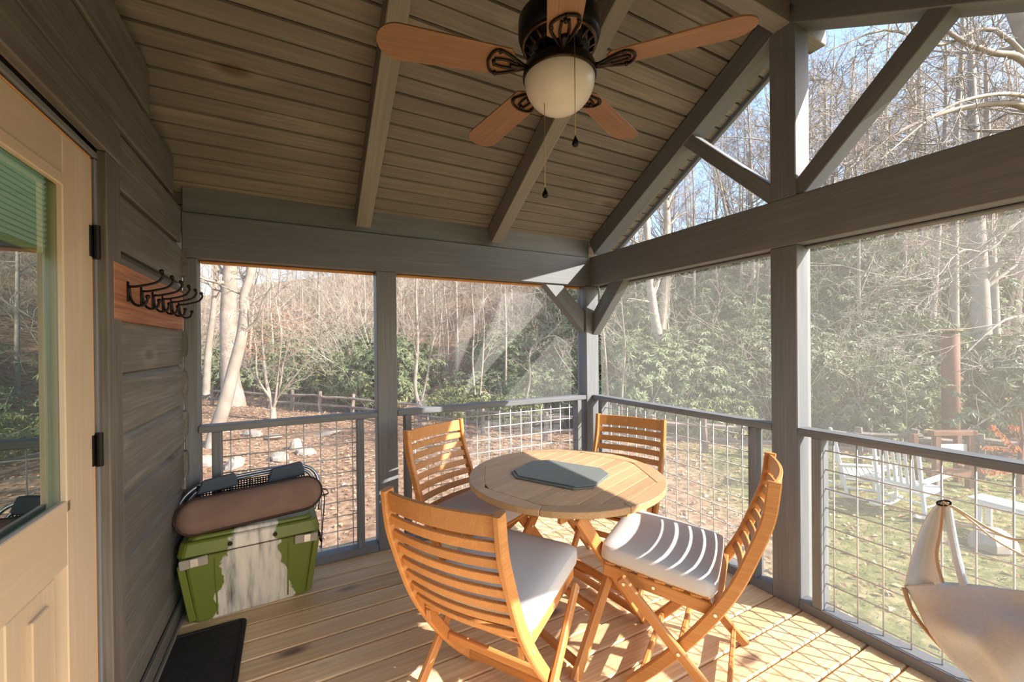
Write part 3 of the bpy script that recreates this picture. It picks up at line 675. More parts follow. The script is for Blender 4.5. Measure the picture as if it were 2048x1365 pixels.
# ------------------------------------------------------------------ coat rack
rk = empty('coat_rack', (XL+0.006, 2.385, 1.655), label='reddish cedar board with six black double coat hooks on the log wall', cat='coat rack')
beam('board', rk, (0.012, -0.485, 0), (0.012, 0.485, 0), 0.024, 0.205, 'cedar')
def hook_mesh():
    mb = MB()
    mb.add(*tube(smooth_pts([(0.004, 0, 0.028), (0.030, 0, 0.030), (0.085, 0, 0.048), (0.104, 0, 0.074), (0.100, 0, 0.088)], 5), 0.0046, 8))
    mb.add(*tube(smooth_pts([(0.004, 0, 0.026), (0.010, 0, -0.020), (0.026, 0, -0.042), (0.050, 0, -0.036), (0.058, 0, -0.012)], 5), 0.0046, 8))
    for c in ((0.100, 0, 0.092), (0.058, 0, -0.008)):
        vv, ff = lathe([(0.001, -0.008), (0.006, -0.006), (0.0085, 0), (0.006, 0.006), (0.001, 0.008)], 10); mb.add([(p[0]+c[0], p[1]+c[1], p[2]+c[2]) for p in vv], ff)
    vv, ff = cbox(0.005, 0.018, 0.075, 0.001); mb.add([(p[0]+0.003, p[1], p[2]+0.008) for p in vv], ff)
    return mb.mesh('hook', 'black', True)
hm = hook_mesh()
for i in range(6): link('hook', hm, rk, Matrix.Translation((0.024, -0.36+0.148*i, 0.0)))

# ------------------------------------------------------------------ table
TC = V((1.28, 1.84, 0)); TZ = 0.75; TR = 0.518
tb = empty('round_table', TC, math.radians(20.5), label='round folding teak table with slatted top between the four chairs', cat='table')
RI = 0.470
for k in range(8):                        # ring segments outside an octagon
    a0, a1 = math.radians(45*k-22.5), math.radians(45*k+22.5); g = 0.0016
    outer = [(TR*math.cos(a), TR*math.sin(a)) for a in np.linspace(a1-g, a0+g, 9)]
    inner = [(RI*math.cos(a0+g), RI*math.sin(a0+g)), (RI*math.cos(a1-g), RI*math.sin(a1-g))]
    me = flat_bevel(MB().add(*prism_z(inner+outer, TZ-0.030, TZ)).mesh('rim_segment', 'teaktop'), 0.0025)
    link('rim_segment', me, tb)
ap = RI*math.cos(math.radians(22.5))
ns = 12; sw = 2*ap/ns
def octx(y_):                             # half length of the octagon at height y_
    y_ = abs(y_)
    s_ = RI*math.sin(math.radians(22.5))
    return ap if y_ <= s_ else ap-(y_-s_)
for i in range(ns):
    ya_, yb_ = -ap+i*sw+0.0016, -ap+(i+1)*sw-0.0016
    xa, xb = octx(ya_)-0.002, octx(yb_)-0.002
    poly = [(-xa, ya_), (xa, ya_), (xb, yb_), (-xb, yb_)]
    link('top_slat', flat_bevel(MB().add(*prism_z(poly, TZ-0.024, TZ-0.0006)).mesh('top_slat', 'teaktop'), 0.0015), tb)
tm = tb.matrix_basis
tiw = (Matrix.Translation(TC) @ Matrix.Rotation(math.radians(20.5), 4, 'Z')).inverted()
def tl(p): return tiw @ V(p)
for sgn in (1, -1):
    A_ = V((1.05, 1.43, 0)); B_ = V((1.60, 1.60, 0))
    if sgn < 0: A_ = 2*TC-A_; B_ = 2*TC-B_
    dd = (B_-A_).normalized(); nn = V((-dd.y, dd.x, 0))*sgn
    for p, q, off in ((A_+V((0, 0, 0.715)), B_+V((0, 0, 0.0)), -0.014), (B_+V((0, 0, 0.715)), A_+V((0, 0, 0.0)), 0.014)):
        beam('leg', tb, tl(p+nn*off), tl(q+nn*off), 0.026, 0.058, 'teak')
    beam('top_rail', tb, tl(A_+V((0, 0, 0.705))-dd*0.06+nn*0.045), tl(B_+V((0, 0, 0.705))+dd*0.06+nn*0.045), 0.024, 0.042, 'teak')
    pv = (A_+B_)/2+V((0, 0, 0.357))
    link('pivot_bolt', MB().add(*tube([tl(pv-nn*0.034), tl(pv+nn*0.034)], 0.008, 10)).mesh('pivot_bolt', 'zinc'), tb)
A_ = V((1.05, 1.43, 0)); B_ = V((1.60, 1.60, 0)); A2 = 2*TC-A_; B2 = 2*TC-B_
for p, q, f in ((B_, A2, 0.30), (A_, B2, 0.30), (B_, A2, 0.06), (A_, B2, 0.06)):
    pa = p+V((0, 0, 0))+(A_-B_ if p == B_ else B_-A_)*f; pb = q+V((0, 0, 0))+(B2-A2 if q == A2 else A2-B2)*f
    z = 0.715*f
    beam('stretcher', tb, tl((pa.x, pa.y, z)), tl((pb.x, pb.y, z)), 0.022, 0.040, 'teak')

# ------------------------------------------------------------------ placemats
pc = V((1.255, 1.845)); pu = V((0.485, -0.874)); pv_ = V((0.874, 0.485))
def placemat(label, off, z, rot=0.0, sc=1.0):
    a, b, c = 0.240*sc, 0.176*sc, 0.075
    pts = [(a-c, b), (a, b-c), (a, -b+c), (a-c, -b), (-a+c, -b), (-a, -b+c), (-a, b-c), (-a+c, b)]
    me = flat_bevel(MB().add(*prism_z(pts[::-1], 0, 0.006)).mesh('placemat', 'slate'), 0.0012)
    o = link('placemat', me); o.location = (pc.x+off[0], pc.y+off[1], z); o.rotation_euler = (0, 0, math.atan2(pu.y, pu.x)+rot)
    tag(o, label, 'placemat', 'slate grey placemats on the table')
placemat('grey clipped-corner placemat lying flat on the table, lower of the two', (-0.014, -0.006), TZ+0.0005)
placemat('grey clipped-corner placemat on top of the other on the table', (0.0, 0.0), TZ+0.0068, 0.015, 0.98)

# ------------------------------------------------------------------ folding chairs (local +x forward, y left)
HW = 0.232
UP = [(0.010, 0.945), (0.028, 0.815), (0.066, 0.700), (0.128, 0.545), (0.195, 0.425), (0.288, 0.290), (0.405, 0.145), (0.535, 0.006)]
up_s = smooth_pts([(x, 0, z) for x, z in UP], 5)
def up_at(z):
    for a, b in zip(up_s[:-1], up_s[1:]):
        if b.z <= z <= a.z:
            t = (a.z-z)/(a.z-b.z+1e-9); return a.lerp(b, t), (b-a).normalized()
    return up_s[0], V((0.1, 0, -1))
def slat_curve(p, half, bow, nseg=8):
    return [V((p.x-bow*(1-(2*i/nseg-1)**2), half*(2*i/nseg-1), p.z)) for i in range(nseg+1)]
def slat_mesh(name, z, h, th, half, bow):
    p, t = up_at(z); mb = MB()
    q = V((t.z, 0, -t.x))
    if q.x > 0: q = -q
    pts = slat_curve(p, half, bow); tt = -t
    vs = []; fs = []
    for c in pts:
        for a, b in ((-h/2, -th/2), (h/2, -th/2), (h/2, th/2), (-h/2, th/2)):
            vs.append(c+tt*a+q*b)
    for i in range(len(pts)-1):
        for k in range(4):
            k2 = (k+1) % 4; fs.append((i*4+k, i*4+k2, (i+1)*4+k2, (i+1)*4+k))
    fs.append((3, 2, 1, 0)); fs.append(tuple(len(vs)-4+k for k in range(4)))
    mb.add(vs, fs); me = mb.mesh(name, 'teak'); return flat_bevel(me, 0.002)
def make_chair():
    c = empty('folding_chair')
    for s in (1, -1):
        link('back_post', MB().add(*ribbon([V((p.x, s*HW, p.z)) for p in up_s], 0.046, 0.026, (0, 1, 0))).mesh('back_post', 'teak'), c)
        y2 = s*(HW+0.030)
        beam('leg', c, (0.566, y2, 0.462), (0.112, y2, 0.004), 0.024, 0.044, 'teak', ch=0.006)
        y1 = s*(HW-0.028)
        beam('seat_rail', c, (0.655, y1, 0.452), (0.185, y1, 0.402), 0.024, 0.052, 'teak', ch=0.004)
        for (x, yy, z) in ((0.548, y2, 0.444), (0.335, y2, 0.229), (0.205, s*HW, 0.408), (0.44, y1, 0.430)):
            e = 0.0145 if yy != y1 else 0.0138
            link('bolt', MB().add(*tube([(x, yy+s*(e-0.006), z), (x, yy+s*(e+0.0015), z)], 0.007, 10)).mesh('bolt', 'zinc'), c)
    z = 0.905; link('back_slat', slat_mesh('back_slat', z, 0.070, 0.014, HW-0.008, 0.030), c)
    for i in range(7):
        z = 0.838-0.0572*i; link('back_slat', slat_mesh('back_slat', z, 0.036, 0.013, HW-0.008, 0.030), c)
    for i in range(7):
        x = 0.205+0.070*i; z = 0.410+(x-0.185)*0.1064+0.026
        beam('seat_slat', c, (x, -HW+0.016, z), (x, HW-0.016, z), 0.046, 0.014, 'teak')
    for x, z, yy in ((0.49, 0.052, HW-0.010), (0.165, 0.060, HW+0.020), (0.335, 0.229, HW-0.012)):
        beam('stretcher', c, (x, -yy, z), (x, yy, z), 0.020, 0.034, 'teak')
    return c
def make_cushion():
    c = empty('seat_cushion')
    me = weld(MB().add(*pillow(0.235, 0.243, 0.043, 0.034, 0.012)).mesh('pad', 'cushion'))
    link('pad', me, c)
    for s in (1, -1):
        beam('tie_strap', c, (-0.215, s*0.215, -0.030), (-0.245, s*0.222, -0.090), 0.026, 0.004, 'cushion', ch=0.001)
    return c
chairs = [((0.394, 1.293), (0.84, 0.543), 'near left teak folding chair with its slatted back to the viewer', 'pale grey square cushion on the near left chair, shaded with two sun flecks'),
          ((0.777, 2.581), (0.45, -0.893), 'teak folding chair on the far side by the back railing, sun streak on its back', 'pale grey square cushion partly hidden under the table edge on the back chair'),
          ((2.05, 2.153), (-0.89, -0.45), 'teak folding chair behind the table in front of the corner post', 'grey cushion behind the table on the chair by the corner post'),
          ((1.72, 0.983), (-0.525, 0.85), 'teak folding chair seen side-on at the right of the table', 'grey cushion striped with sunlight on the side-on right chair')]
pch = pcu = None
for i, (p, f, l1, l2) in enumerate(chairs):
    an = math.atan2(f[1], f[0])
    ch = make_chair() if i == 0 else copy_tree(pch)
    if i == 0: pch = ch
    ch.location = (*p, 0); ch.rotation_euler = (0, 0, an); tag(ch, l1, 'chair', 'teak folding chairs around the table')
    cu = make_cushion() if i == 0 else copy_tree(pcu)
    if i == 0: pcu = cu
    ff = V((f[0], f[1])).normalized()
    cu.rotation_euler = (0, -math.radians(6.0), an); cu.location = (p[0]+ff.x*0.432, p[1]+ff.y*0.432, 0.515)
    tag(cu, l2, 'cushion', 'seat cushions on the folding chairs')

# ------------------------------------------------------------------ cooler
ck = empty('cooler', (-0.233, 2.832, 0), math.radians(3.0), label='olive green hard cooler with white waterfall paint on its front', cat='cooler')
ck.scale = (1, 0.90, 1)
def taper(x0, y0, x1, y1, z0_, z1_, ch):
    def oc(x, y_): return [(x-ch, y_), (x, y_-ch), (x, -y_+ch), (x-ch, -y_), (-x+ch, -y_), (-x, -y_+ch), (-x, y_-ch), (-x+ch, y_)][::-1]
    a = oc(x0, y0); b = oc(x1, y1)
    return [(p[0], p[1], z0_) for p in a]+[(p[0], p[1], z1_) for p in b], [tuple(range(8))[::-1], tuple(range(8, 16))]+[(i, (i+1) % 8, 8+(i+1) % 8, 8+i) for i in range(8)]
link('body', flat_bevel(MB().add(*taper(0.285, 0.150, 0.330, 0.172, 0.0, 0.355, 0.035)).mesh('body', 'cooler'), 0.006), ck)
link('lid', flat_bevel(MB().add(*taper(0.338, 0.180, 0.322, 0.168, 0.362, 0.435, 0.03)).mesh('lid', 'cooler'), 0.008), ck)
link('lid_top', flat_bevel(MB().add(*taper(0.300, 0.148, 0.285, 0.138, 0.435, 0.455, 0.03)).mesh('lid_top', 'cooler'), 0.006), ck)
link('gasket', MB().add(*taper(0.322, 0.166, 0.322, 0.166, 0.354, 0.363, 0.03)).mesh('gasket', 'black'), ck)
for s in (-1, 1):
    beam('side_rib', ck, (s*0.165, -0.1515, 0.02), (s*0.172, -0.1725, 0.34), 0.008, 0.008, 'cooler', up=(0, -1, 0), ch=0.002)
    lt = link('latch', flat_bevel(MB().add(*prism_z([(-0.060, -0.008), (0.060, -0.008), (0.060, 0.008), (-0.060, 0.008)], -0.026, 0.022)).mesh('latch', 'clay'), 0.004), ck, Matrix.Translation((s*0.262, -0.182, 0.338)) @ Matrix.Rotation(s*0.05, 4, 'Y'))
    beam('strike_plate', lt, (0.004-s*0.0, -0.011, -0.020), (0.004, -0.011, 0.022), 0.034, 0.006, 'zinc', up=(0, -1, 0), ch=0.001)
    link('screw', MB().add(*tube([(s*0.105, -0.176, 0.395), (s*0.105, -0.183, 0.395)], 0.011, 12)).mesh('screw', 'black'), ck)
    beam('corner_foot', ck, (s*0.272, -0.153, 0.02), (s*0.318, -0.172, 0.33), 0.03, 0.012, 'cooler', up=(0, -1, 0), ch=0.004)
    link('handle', MB().add(*tube(smooth_pts([(s*0.335, -0.07, 0.30), (s*0.352, -0.06, 0.25), (s*0.352, 0.06, 0.25), (s*0.335, 0.07, 0.30)], 5), 0.007, 8)).mesh('handle', 'black', True), ck)

# ------------------------------------------------------------------ folded beach chair on the cooler
bc = empty('folded_beach_chair', (-0.235, 2.865, 0.455), math.radians(4.0), label='folded beach chair with brown pouch and grey grips lying on the cooler', cat='folding chair')
lean = math.radians(-32)
# brown pouch: long stadium shape, leaning on the stack
def stadium(a, b, n=10):
    return [(a-b+b*math.cos(t), b*math.sin(t)) for t in np.linspace(-math.pi/2, math.pi/2, n)]+[(-a+b+b*math.cos(t), b*math.sin(t)) for t in np.linspace(math.pi/2, 3*math.pi/2, n)]
mbp = MB(); a_, b_2 = 0.352, 0.094
rings = []
for (inset, dep) in ((0.0, 0.0), (0.012, -0.022), (0.032, -0.036), (0.06, -0.041)):
    ring = stadium(a_-inset, b_2-inset*0.95); rings.append([(x, dep, z) for x, z in ring])
n = len(rings[0]); back = [(x, 0.05, z) for x, _, z in rings[0]]
allr = [back]+rings; vs_ = [p for r in allr for p in r]; fs_ = []
for i in range(len(allr)-1):
    for k in range(n): k2 = (k+1) % n; fs_.append((i*n+k, i*n+k2, (i+1)*n+k2, (i+1)*n+k))
fs_.append(tuple((len(allr)-1)*n+k for k in range(n))); fs_.append(tuple(range(n))[::-1]); mbp.add(vs_, fs_)
PM = Matrix.Translation((0.0, -0.120, 0.108)) @ Matrix.Rotation(math.radians(-3), 4, 'Y') @ Matrix.Rotation(lean, 4, 'X')
pou = link('pouch', weld(mbp.mesh('pouch', 'brown')), bc, PM)
rg = [(x, -0.003, z) for x, z in stadium(a_+0.001, b_2+0.001)]
link('piping', MB().add(*tube(rg+[rg[0]], 0.006, 6, cap=False)).mesh('piping', 'brownpipe', True), pou)
FM = Matrix.Translation((0.0, 0.0, 0.02)) @ Matrix.Rotation(math.radians(-14), 4, 'X')
fr_ = smooth_pts([(-0.36, 0.02, 0.02), (-0.345, 0.02, 0.12), (-0.28, 0.02, 0.19), (-0.18, 0.02, 0.215), (0.18, 0.02, 0.235), (0.29, 0.02, 0.215), (0.345, 0.02, 0.15), (0.36, 0.02, 0.02), (0.352, 0.03, -0.06)], 5)
link('tube_frame', MB().add(*tube(fr_, 0.0095, 10)).mesh('tube_frame', 'alum', True), bc, FM)
link('tube_frame', MB().add(*tube([V((p.x*0.93, p.y+0.035, p.z*0.93)) for p in fr_], 0.0095, 10)).mesh('tube_frame', 'alum', True), bc, FM)
mm = MB()                                  # open mesh panel as a lattice of strips
for i in range(40):
    x = -0.27+0.54*i/39; mm.add(*tube([(x, 0.005, 0.06), (x, 0.005, 0.196)], 0.0035, 4))
for i in range(12):
    z = 0.06+0.136*i/11; mm.add(*tube([(-0.27, 0.005, z), (0.27, 0.005, z)], 0.0035, 4))
tag(link('mesh_panel', mm.mesh('mesh_panel', 'blackmesh'), bc, FM), kind='stuff')
for (x0_, x1_, zs) in ((-0.275, -0.075, 0.0), (0.065, 0.275, 0.012)):
    pol = [(x0_, 0.150), (x0_+0.03, 0.225+zs), (x1_-0.02, 0.245+zs), (x1_, 0.17+zs), (x1_-0.03, 0.165), (x0_+0.02, 0.150)]
    vv, ff = prism_z(pol, -0.022, 0.040)
    me = MB().add([(p[0], p[2], p[1]) for p in vv], ff).mesh('grip_pad', 'pad')
    link('grip_pad', flat_bevel(me, 0.008), bc, FM)
link('carry_strap', MB().add(*ribbon(smooth_pts([(0.355, 0.03, 0.10), (0.385, 0.03, 0.03), (0.375, 0.03, -0.12), (0.36, 0.02, -0.30)], 5), 0.004, 0.022, (0, 1, 0))).mesh('carry_strap', 'strap'), bc)
link('carry_strap', MB().add(*ribbon(smooth_pts([(0.36, 0.05, 0.08), (0.40, 0.05, 0.06), (0.41, 0.05, 0.035), (0.37, 0.05, 0.03)], 5), 0.004, 0.018, (0, 1, 0))).mesh('carry_strap', 'strap'), bc)

# ------------------------------------------------------------------ door mat
mt_ = empty('doormat', (-0.42, 2.17, 0.0), math.radians(1.0), label='black ribbed rubber doormat on the deck below the cooler', cat='doormat')
def rrect(a, b, r, n=6):
    out = []
    for cx, cy, s in ((a-r, b-r, 0), (-a+r, b-r, 1), (-a+r, -b+r, 2), (a-r, -b+r, 3)):
        for i in range(n+1):
            t = math.pi/2*(s+i/n); out.append((cx+r*math.cos(t), cy+r*math.sin(t)))
    return out
link('mat_base', MB().add(*prism_z(rrect(0.178, 0.43, 0.03), 0.001, 0.009)).mesh('mat_base', 'mat'), mt_)
ro, ri = rrect(0.178, 0.43, 0.03), rrect(0.160, 0.412, 0.02)
n = len(ro); vs_ = [(x, y_, 0.009) for x, y_ in ro]+[(x*0.985, y_*0.992, 0.015) for x, y_ in ro]+[(x, y_, 0.014) for x, y_ in ri]+[(x, y_, 0.009) for x, y_ in ri]
fs_ = [(r*n+k, r*n+(k+1) % n, (r+1)*n+(k+1) % n, (r+1)*n+k) for r in range(3) for k in range(n)]
link('raised_border', MB().add(vs_, fs_).mesh('raised_border', 'mat'), mt_)

# ------------------------------------------------------------------ canvas hammock hanging at the right railing
hk = empty('canvas_hammock', (1.95, 0.50, 0.30), label='pale grey canvas hammock hanging by cords in the lower right corner', cat='hammock')
HO = V((1.95, 0.50, 0.30))
def hp(u, v, x):
    d = ray(u, v); t = (x-CAMP.x)/d.x; return CAMP+d*t-HO
def loft(rows, k=5):
    R_ = [smooth_pts(r, k) for r in rows]; m = len(R_[0])
    cols = [smooth_pts([R_[i][j] for i in range(len(R_))], k) for j in range(m)]
    nn_ = len(cols[0]); vs = [cols[j][i] for i in range(nn_) for j in range(m)]
    fs = [(i*m+j, i*m+j+1, (i+1)*m+j+1, (i+1)*m+j) for i in range(nn_-1) for j in range(m-1)]
    return vs, fs
def solid(me_vs, me_fs, th=0.004):
    mb = MB(); n0 = len(me_vs); import collections
    nrm = [V() for _ in me_vs]
    for f in me_fs:
        a, b, c = (V(me_vs[f[i]]) for i in range(3)); q = (b-a).cross(c-a)
        for i in f: nrm[i] += q
    v2 = [V(p)-nn_.normalized()*th if nn_.length > 0 else V(p) for p, nn_ in zip(me_vs, nrm)]
    ec = collections.Counter(); 
    for f in me_fs:
        for a, b in zip(f, f[1:]+f[:1]): ec[(min(a, b), max(a, b))] += 1
    fs = list(me_fs)+[tuple(i+n0 for i in f[::-1]) for f in me_fs]
    for f in me_fs:
        for a, b in zip(f, f[1:]+f[:1]):
            if ec[(min(a, b), max(a, b))] == 1: fs.append((b, a, a+n0, b+n0))
    mb.add(list(me_vs)+v2, fs); return mb
X0 = 2.02
panel = [[hp(1877, 1003, X0), hp(1881, 1002, X0+0.01), hp(1886, 1003, X0)],
         [hp(1846, 1046, X0), hp(1864, 1052, X0+0.035), hp(1881, 1060, X0+0.01)],
         [hp(1824, 1108, X0), hp(1848, 1112, X0+0.04), hp(1872, 1112, X0+0.01)],
         [hp(1808, 1172, X0-0.01), hp(1845, 1176, X0+0.03), hp(1885, 1168, X0)]]
link('corner_panel', weld(solid(*loft(panel)).mesh('corner_panel', 'canvas')), hk)
seat = [[hp(1808, 1172, X0-0.01), hp(1880, 1166, X0+0.02), hp(1960, 1172, X0+0.03), hp(2060, 1184, X0), hp(2170, 1190, X0-0.1)],
        [hp(1826, 1215, X0-0.03), hp(1890, 1215, X0-0.03), hp(1965, 1218, X0-0.03), hp(2060, 1225, X0-0.06), hp(2170, 1240, X0-0.14)],
        [hp(1862, 1262, X0-0.07), hp(1915, 1262, X0-0.12), hp(1980, 1258, X0-0.13), hp(2060, 1265, X0-0.14), hp(2170, 1290, X0-0.2)],
        [hp(1920, 1322, X0-0.12), hp(1955, 1322, X0-0.16), hp(2000, 1318, X0-0.18), hp(2070, 1320, X0-0.19), hp(2170, 1350, X0-0.25)],
        [hp(1985, 1392, X0-0.15), hp(2010, 1392, X0-0.18), hp(2040, 1392, X0-0.2), hp(2080, 1392, X0-0.2), hp(2170, 1400, X0-0.25)]]
for i_ in (1, 2, 3):
    for j_ in range(5): seat[i_][j_] = seat[i_][j_]+V((0.022*math.sin(2.3*j_+1.7*i_), 0, 0.012*math.cos(3.1*j_+i_)))
link('seat_panel', weld(solid(*loft(seat)).mesh('seat_panel', 'canvas')), hk)
link('edge_strap', MB().add(*ribbon(smooth_pts([hp(1893, 1008, X0+0.01), hp(1900, 1050, X0+0.03), hp(1912, 1110, X0+0.04), hp(1930, 1176, X0+0.03)], 6), [0.022]*19, 0.022, (1, 0, 0))).mesh('edge_strap', 'canvas'), hk)
link('hem', MB().add(*tube(smooth_pts([hp(1808, 1176, X0-0.012), hp(1824, 1222, X0-0.035), hp(1860, 1270, X0-0.075), hp(1918, 1330, X0-0.125), hp(1982, 1396, X0-0.15)], 5), 0.007, 6)).mesh('hem', 'hem', True), hk)
link('hem', MB().add(*tube(smooth_pts([hp(1888, 1006, X0), hp(1883, 1060, X0+0.005), hp(1874, 1112, X0+0.005), hp(1886, 1166, X0)], 5), 0.004, 6)).mesh('hem', 'hem', True), hk)
link('cord', MB().add(*tube(smooth_pts([hp(1886, 1003, X0), hp(1920, 1022, X0), hp(1985, 1062, X0-0.02), hp(2048, 1082, X0-0.03), hp(2180, 1070, X0-0.1)], 5), 0.0045, 8)).mesh('cord', 'rope', True), hk)
link('cord', MB().add(*tube(smooth_pts([hp(1888, 1005, X0), hp(1940, 1040, X0), hp(1990, 1080, X0), hp(2060, 1120, X0), hp(2180, 1190, X0-0.1)], 5), 0.0035, 8)).mesh('cord', 'rope', True), hk)
link('carabiner', MB().add(*tube([hp(1880+14*math.cos(t)+8, 1004+5*math.sin(t)+3, X0) for t in np.linspace(0, 2*math.pi, 16)], 0.0035, 6)).mesh('carabiner', 'black', True), hk)
#GARDEN
# ------------------------------------------------------------------ garden ground
def dd_(x, y): return 0.77*x+0.64*y-12.5
def hz(x, y):
    d = dd_(x, y)
    z = GZ+0.05*math.sin(x*0.9+1)*math.cos(y*0.7)
    if d > 0.5: z -= 0.55*math.exp(-((d-3.2)/1.8)**2)
    if d > 5: z += 0.40*(d-5)*min(1, (d-5)/7.0)
    if d > 44: z -= 0.34*(d-44)
    return z
def ground_at(u, v, z=GZ):
    r = ray(u, v); t = (z-CAMP.z)/r.z; return CAMP+r*t
gx_ = np.concatenate([np.linspace(-60, -14, 14), np.linspace(-12, 24, 73), np.linspace(26, 95, 36)])
gy_ = np.concatenate([np.linspace(-60, -12, 13), np.linspace(-10, 34, 89), np.linspace(36, 95, 31)])
vs_ = [(float(x), float(y), hz(float(x), float(y))) for y in gy_ for x in gx_]
nx = len(gx_)
fs_ = [(j*nx+i, j*nx+i+1, (j+1)*nx+i+1, (j+1)*nx+i) for j in range(len(gy_)-1) for i in range(nx-1)]
def lawn_w(x, y):
    d = dd_(x, y)
    a = (x*0.9-y*0.75-1.0)/4.0
    return max(0, min(1, a))*(1 if d < -0.5 else max(0, 0.5-d*0.5))
gm = MB().add(vs_, fs_).mesh('ground', 'ground', True)
at_ = gm.attributes.new('lawn', 'FLOAT', 'POINT'); at_.data.foreach_set('value', [lawn_w(x, y) for x, y, z in vs_])
tag(link('ground', gm), 'leaf-strewn yard rising into a wooded hillside behind the porch', 'ground', kind='structure')

def scatter(name, n, fn, mat, label, cat):
    vs = []; fs = []
    for i in range(n):
        q = fn()
        if q is None: continue
        o = len(vs); vs += q; fs.append(tuple(range(o, o+len(q))))
    o = link(name, MB().add(vs, fs).mesh(name, mat)); tag(o, label, cat, kind='stuff'); return o
def leaf_on_ground(x0, x1, y0, y1, lim=0.6, s0=0.035, s1=0.075, dens=lambda x, y: 1):
    def f():
        x, y = random.uniform(x0, x1), random.uniform(y0, y1)
        if dd_(x, y) > lim or (x < XR+0.3 and y < YB+0.3) or random.random() > dens(x, y): return None
        z = hz(x, y)+0.012; a = random.uniform(0, 6.28); s = random.uniform(s0, s1); t1, t2 = random.uniform(-.03, .05), random.uniform(-.03, .05)
        c, s_ = math.cos(a)*s, math.sin(a)*s
        return [(x-c, y-s_, z), (x+s_*0.55, y-c*0.55, z+abs(t1)), (x+c, y+s_, z+0.01), (x-s_*0.55, y+c*0.55, z+abs(t2))]
    return f
scatter('leaf_litter', 26000, leaf_on_ground(-8, 15, -3, 27, s0=0.03, s1=0.062, dens=lambda x, y: 1.0 if lawn_w(x, y) < 0.5 else 0.75), 'litter', 'dry brown leaves scattered over the yard', 'leaf litter')
def blade_():
    x, y = random.uniform(3.0, 15), random.uniform(-3, 9)
    if random.random() > lawn_w(x, y)*0.9+0.05 or dd_(x, y) > 0: return None
    z = hz(x, y); h = random.uniform(0.012, 0.032); a = random.uniform(0, 6.28); w_ = 0.009; c, s = math.cos(a), math.sin(a); l = random.uniform(-.05, .05)
    return [(x-c*w_, y-s*w_, z-0.005), (x+c*w_, y+s*w_, z-0.005), (x+s*l*1.5, y-c*l*1.5, z+h)]
scatter('lawn_grass', 42000, blade_, 'grass', 'short green and straw coloured lawn grass beyond the right railing', 'grass')

# ------------------------------------------------------------------ trees
def rdir(d, ang):
    d = d.normalized(); p = d.orthogonal().normalized(); q = d.cross(p); a = random.uniform(0, 6.283)
    return (d*math.cos(ang)+(p*math.cos(a)+q*math.sin(a))*math.sin(ang)).normalized()
def fast_tube(mb, pts, rs, n):
    vs, fs = tube(pts, rs, n, cap=False); mb.add(vs, fs)
def grow(mb, p, d, L, r, lev, up=0.12, wig=0.16, kids=(5, 5, 4), ang=0.75, rmin=0.006, start=0.25):
    ns = 4 if lev > 0 else 3
    pts = [p.copy()]; rs = [r]; q = p.copy(); dd = d.copy()
    for i in range(ns):
        dd = (dd+V((random.gauss(0, wig), random.gauss(0, wig), random.gauss(0, wig)+up*0.5))).normalized()
        q = q+dd*(L/ns); pts.append(q.copy()); rs.append(max(rmin*0.6, r*(1-0.85*(i+1)/ns)))
    fast_tube(mb, pts, rs, 6 if r > 0.06 else (4 if r > 0.02 else 3))
    if lev > 0:
        k = kids[min(lev, len(kids))-1]
        for j in range(k):
            t = start+(1-start)*(j+random.random())/k; f = t*ns; i = min(ns-1, int(f)); b = pts[i].lerp(pts[i+1], f-i)
            dr_ = (pts[i+1]-pts[i]).normalized()
            rr = max(rmin, (rs[i]+(rs[i+1]-rs[i])*(f-i))*0.6)
            grow(mb, b, rdir(dr_, ang*random.uniform(0.7, 1.25)), L*random.uniform(0.32, 0.55)*(1.15-0.5*t), rr, lev-1, up, wig*1.15, kids, ang, rmin, 0.15)
def tree_mesh(name, h, r, mat, first=0.3, nb=16, lev=2, lean=0.03, spread=0.42, kids=(5, 5, 4), wig=0.17, rmin=0.007, ang=0.7):
    mb = MB(); ns = 9; pts = [V((0, 0, -0.4))]; rs = [r*1.25]; q = V((0, 0, 0.0)); d = V((0, 0, 1))
    for i in range(ns):
        pts.append(q.copy()); rs.append(r*(1-0.82*i/ns)); d = (d+V((random.gauss(0, lean), random.gauss(0, lean), 0.05))).normalized(); q = q+d*(h/ns)
    pts.append(q.copy()); rs.append(r*0.12)
    fast_tube(mb, pts, rs, 8)
    for j in range(nb):
        t = first+(1-first)*(j+random.random()*0.8)/nb; f = 1+t*ns; i = min(ns, int(f)); b = pts[i].lerp(pts[i+1], f-i) if i+1 < len(pts) else pts[-1]
        rr = max(rmin*1.6, (rs[min(i, ns)])*0.42)
        a = random.uniform(0, 6.283); el = random.uniform(0.25, 0.9)
        grow(mb, b, V((math.cos(a)*math.cos(el), math.sin(a)*math.cos(el), math.sin(el))), h*spread*(1.12-t)*random.uniform(0.7, 1.1)+0.5, rr, lev, 0.16, wig, kids, ang, rmin)
    return mb.mesh(name, mat, True)
def proj_u(x, y, z=1.0):
    d = V((x, y, z))-CAMP; f = d.dot(cF); return CX+FPX*d.dot(cR)/f if f > 0.1 else -9999
REG = [(330, 560, 'in the left half of the first back opening'), (560, 775, 'in the right half of the first back opening'), (775, 980, 'in the left half of the second back opening'), (980, 1185, 'in the second back opening towards the corner post'),
       (1185, 1370, 'just right of the corner post'), (1370, 1580, 'left of the right middle post'), (1580, 1780, 'just right of the right middle post'), (1780, 1930, 'around the rusty pole'), (1930, 2140, 'at the right edge of the photo')]
def region(x, y):
    u = proj_u(x, y)
    for a, b, t in REG:
        if a <= u < b: return t
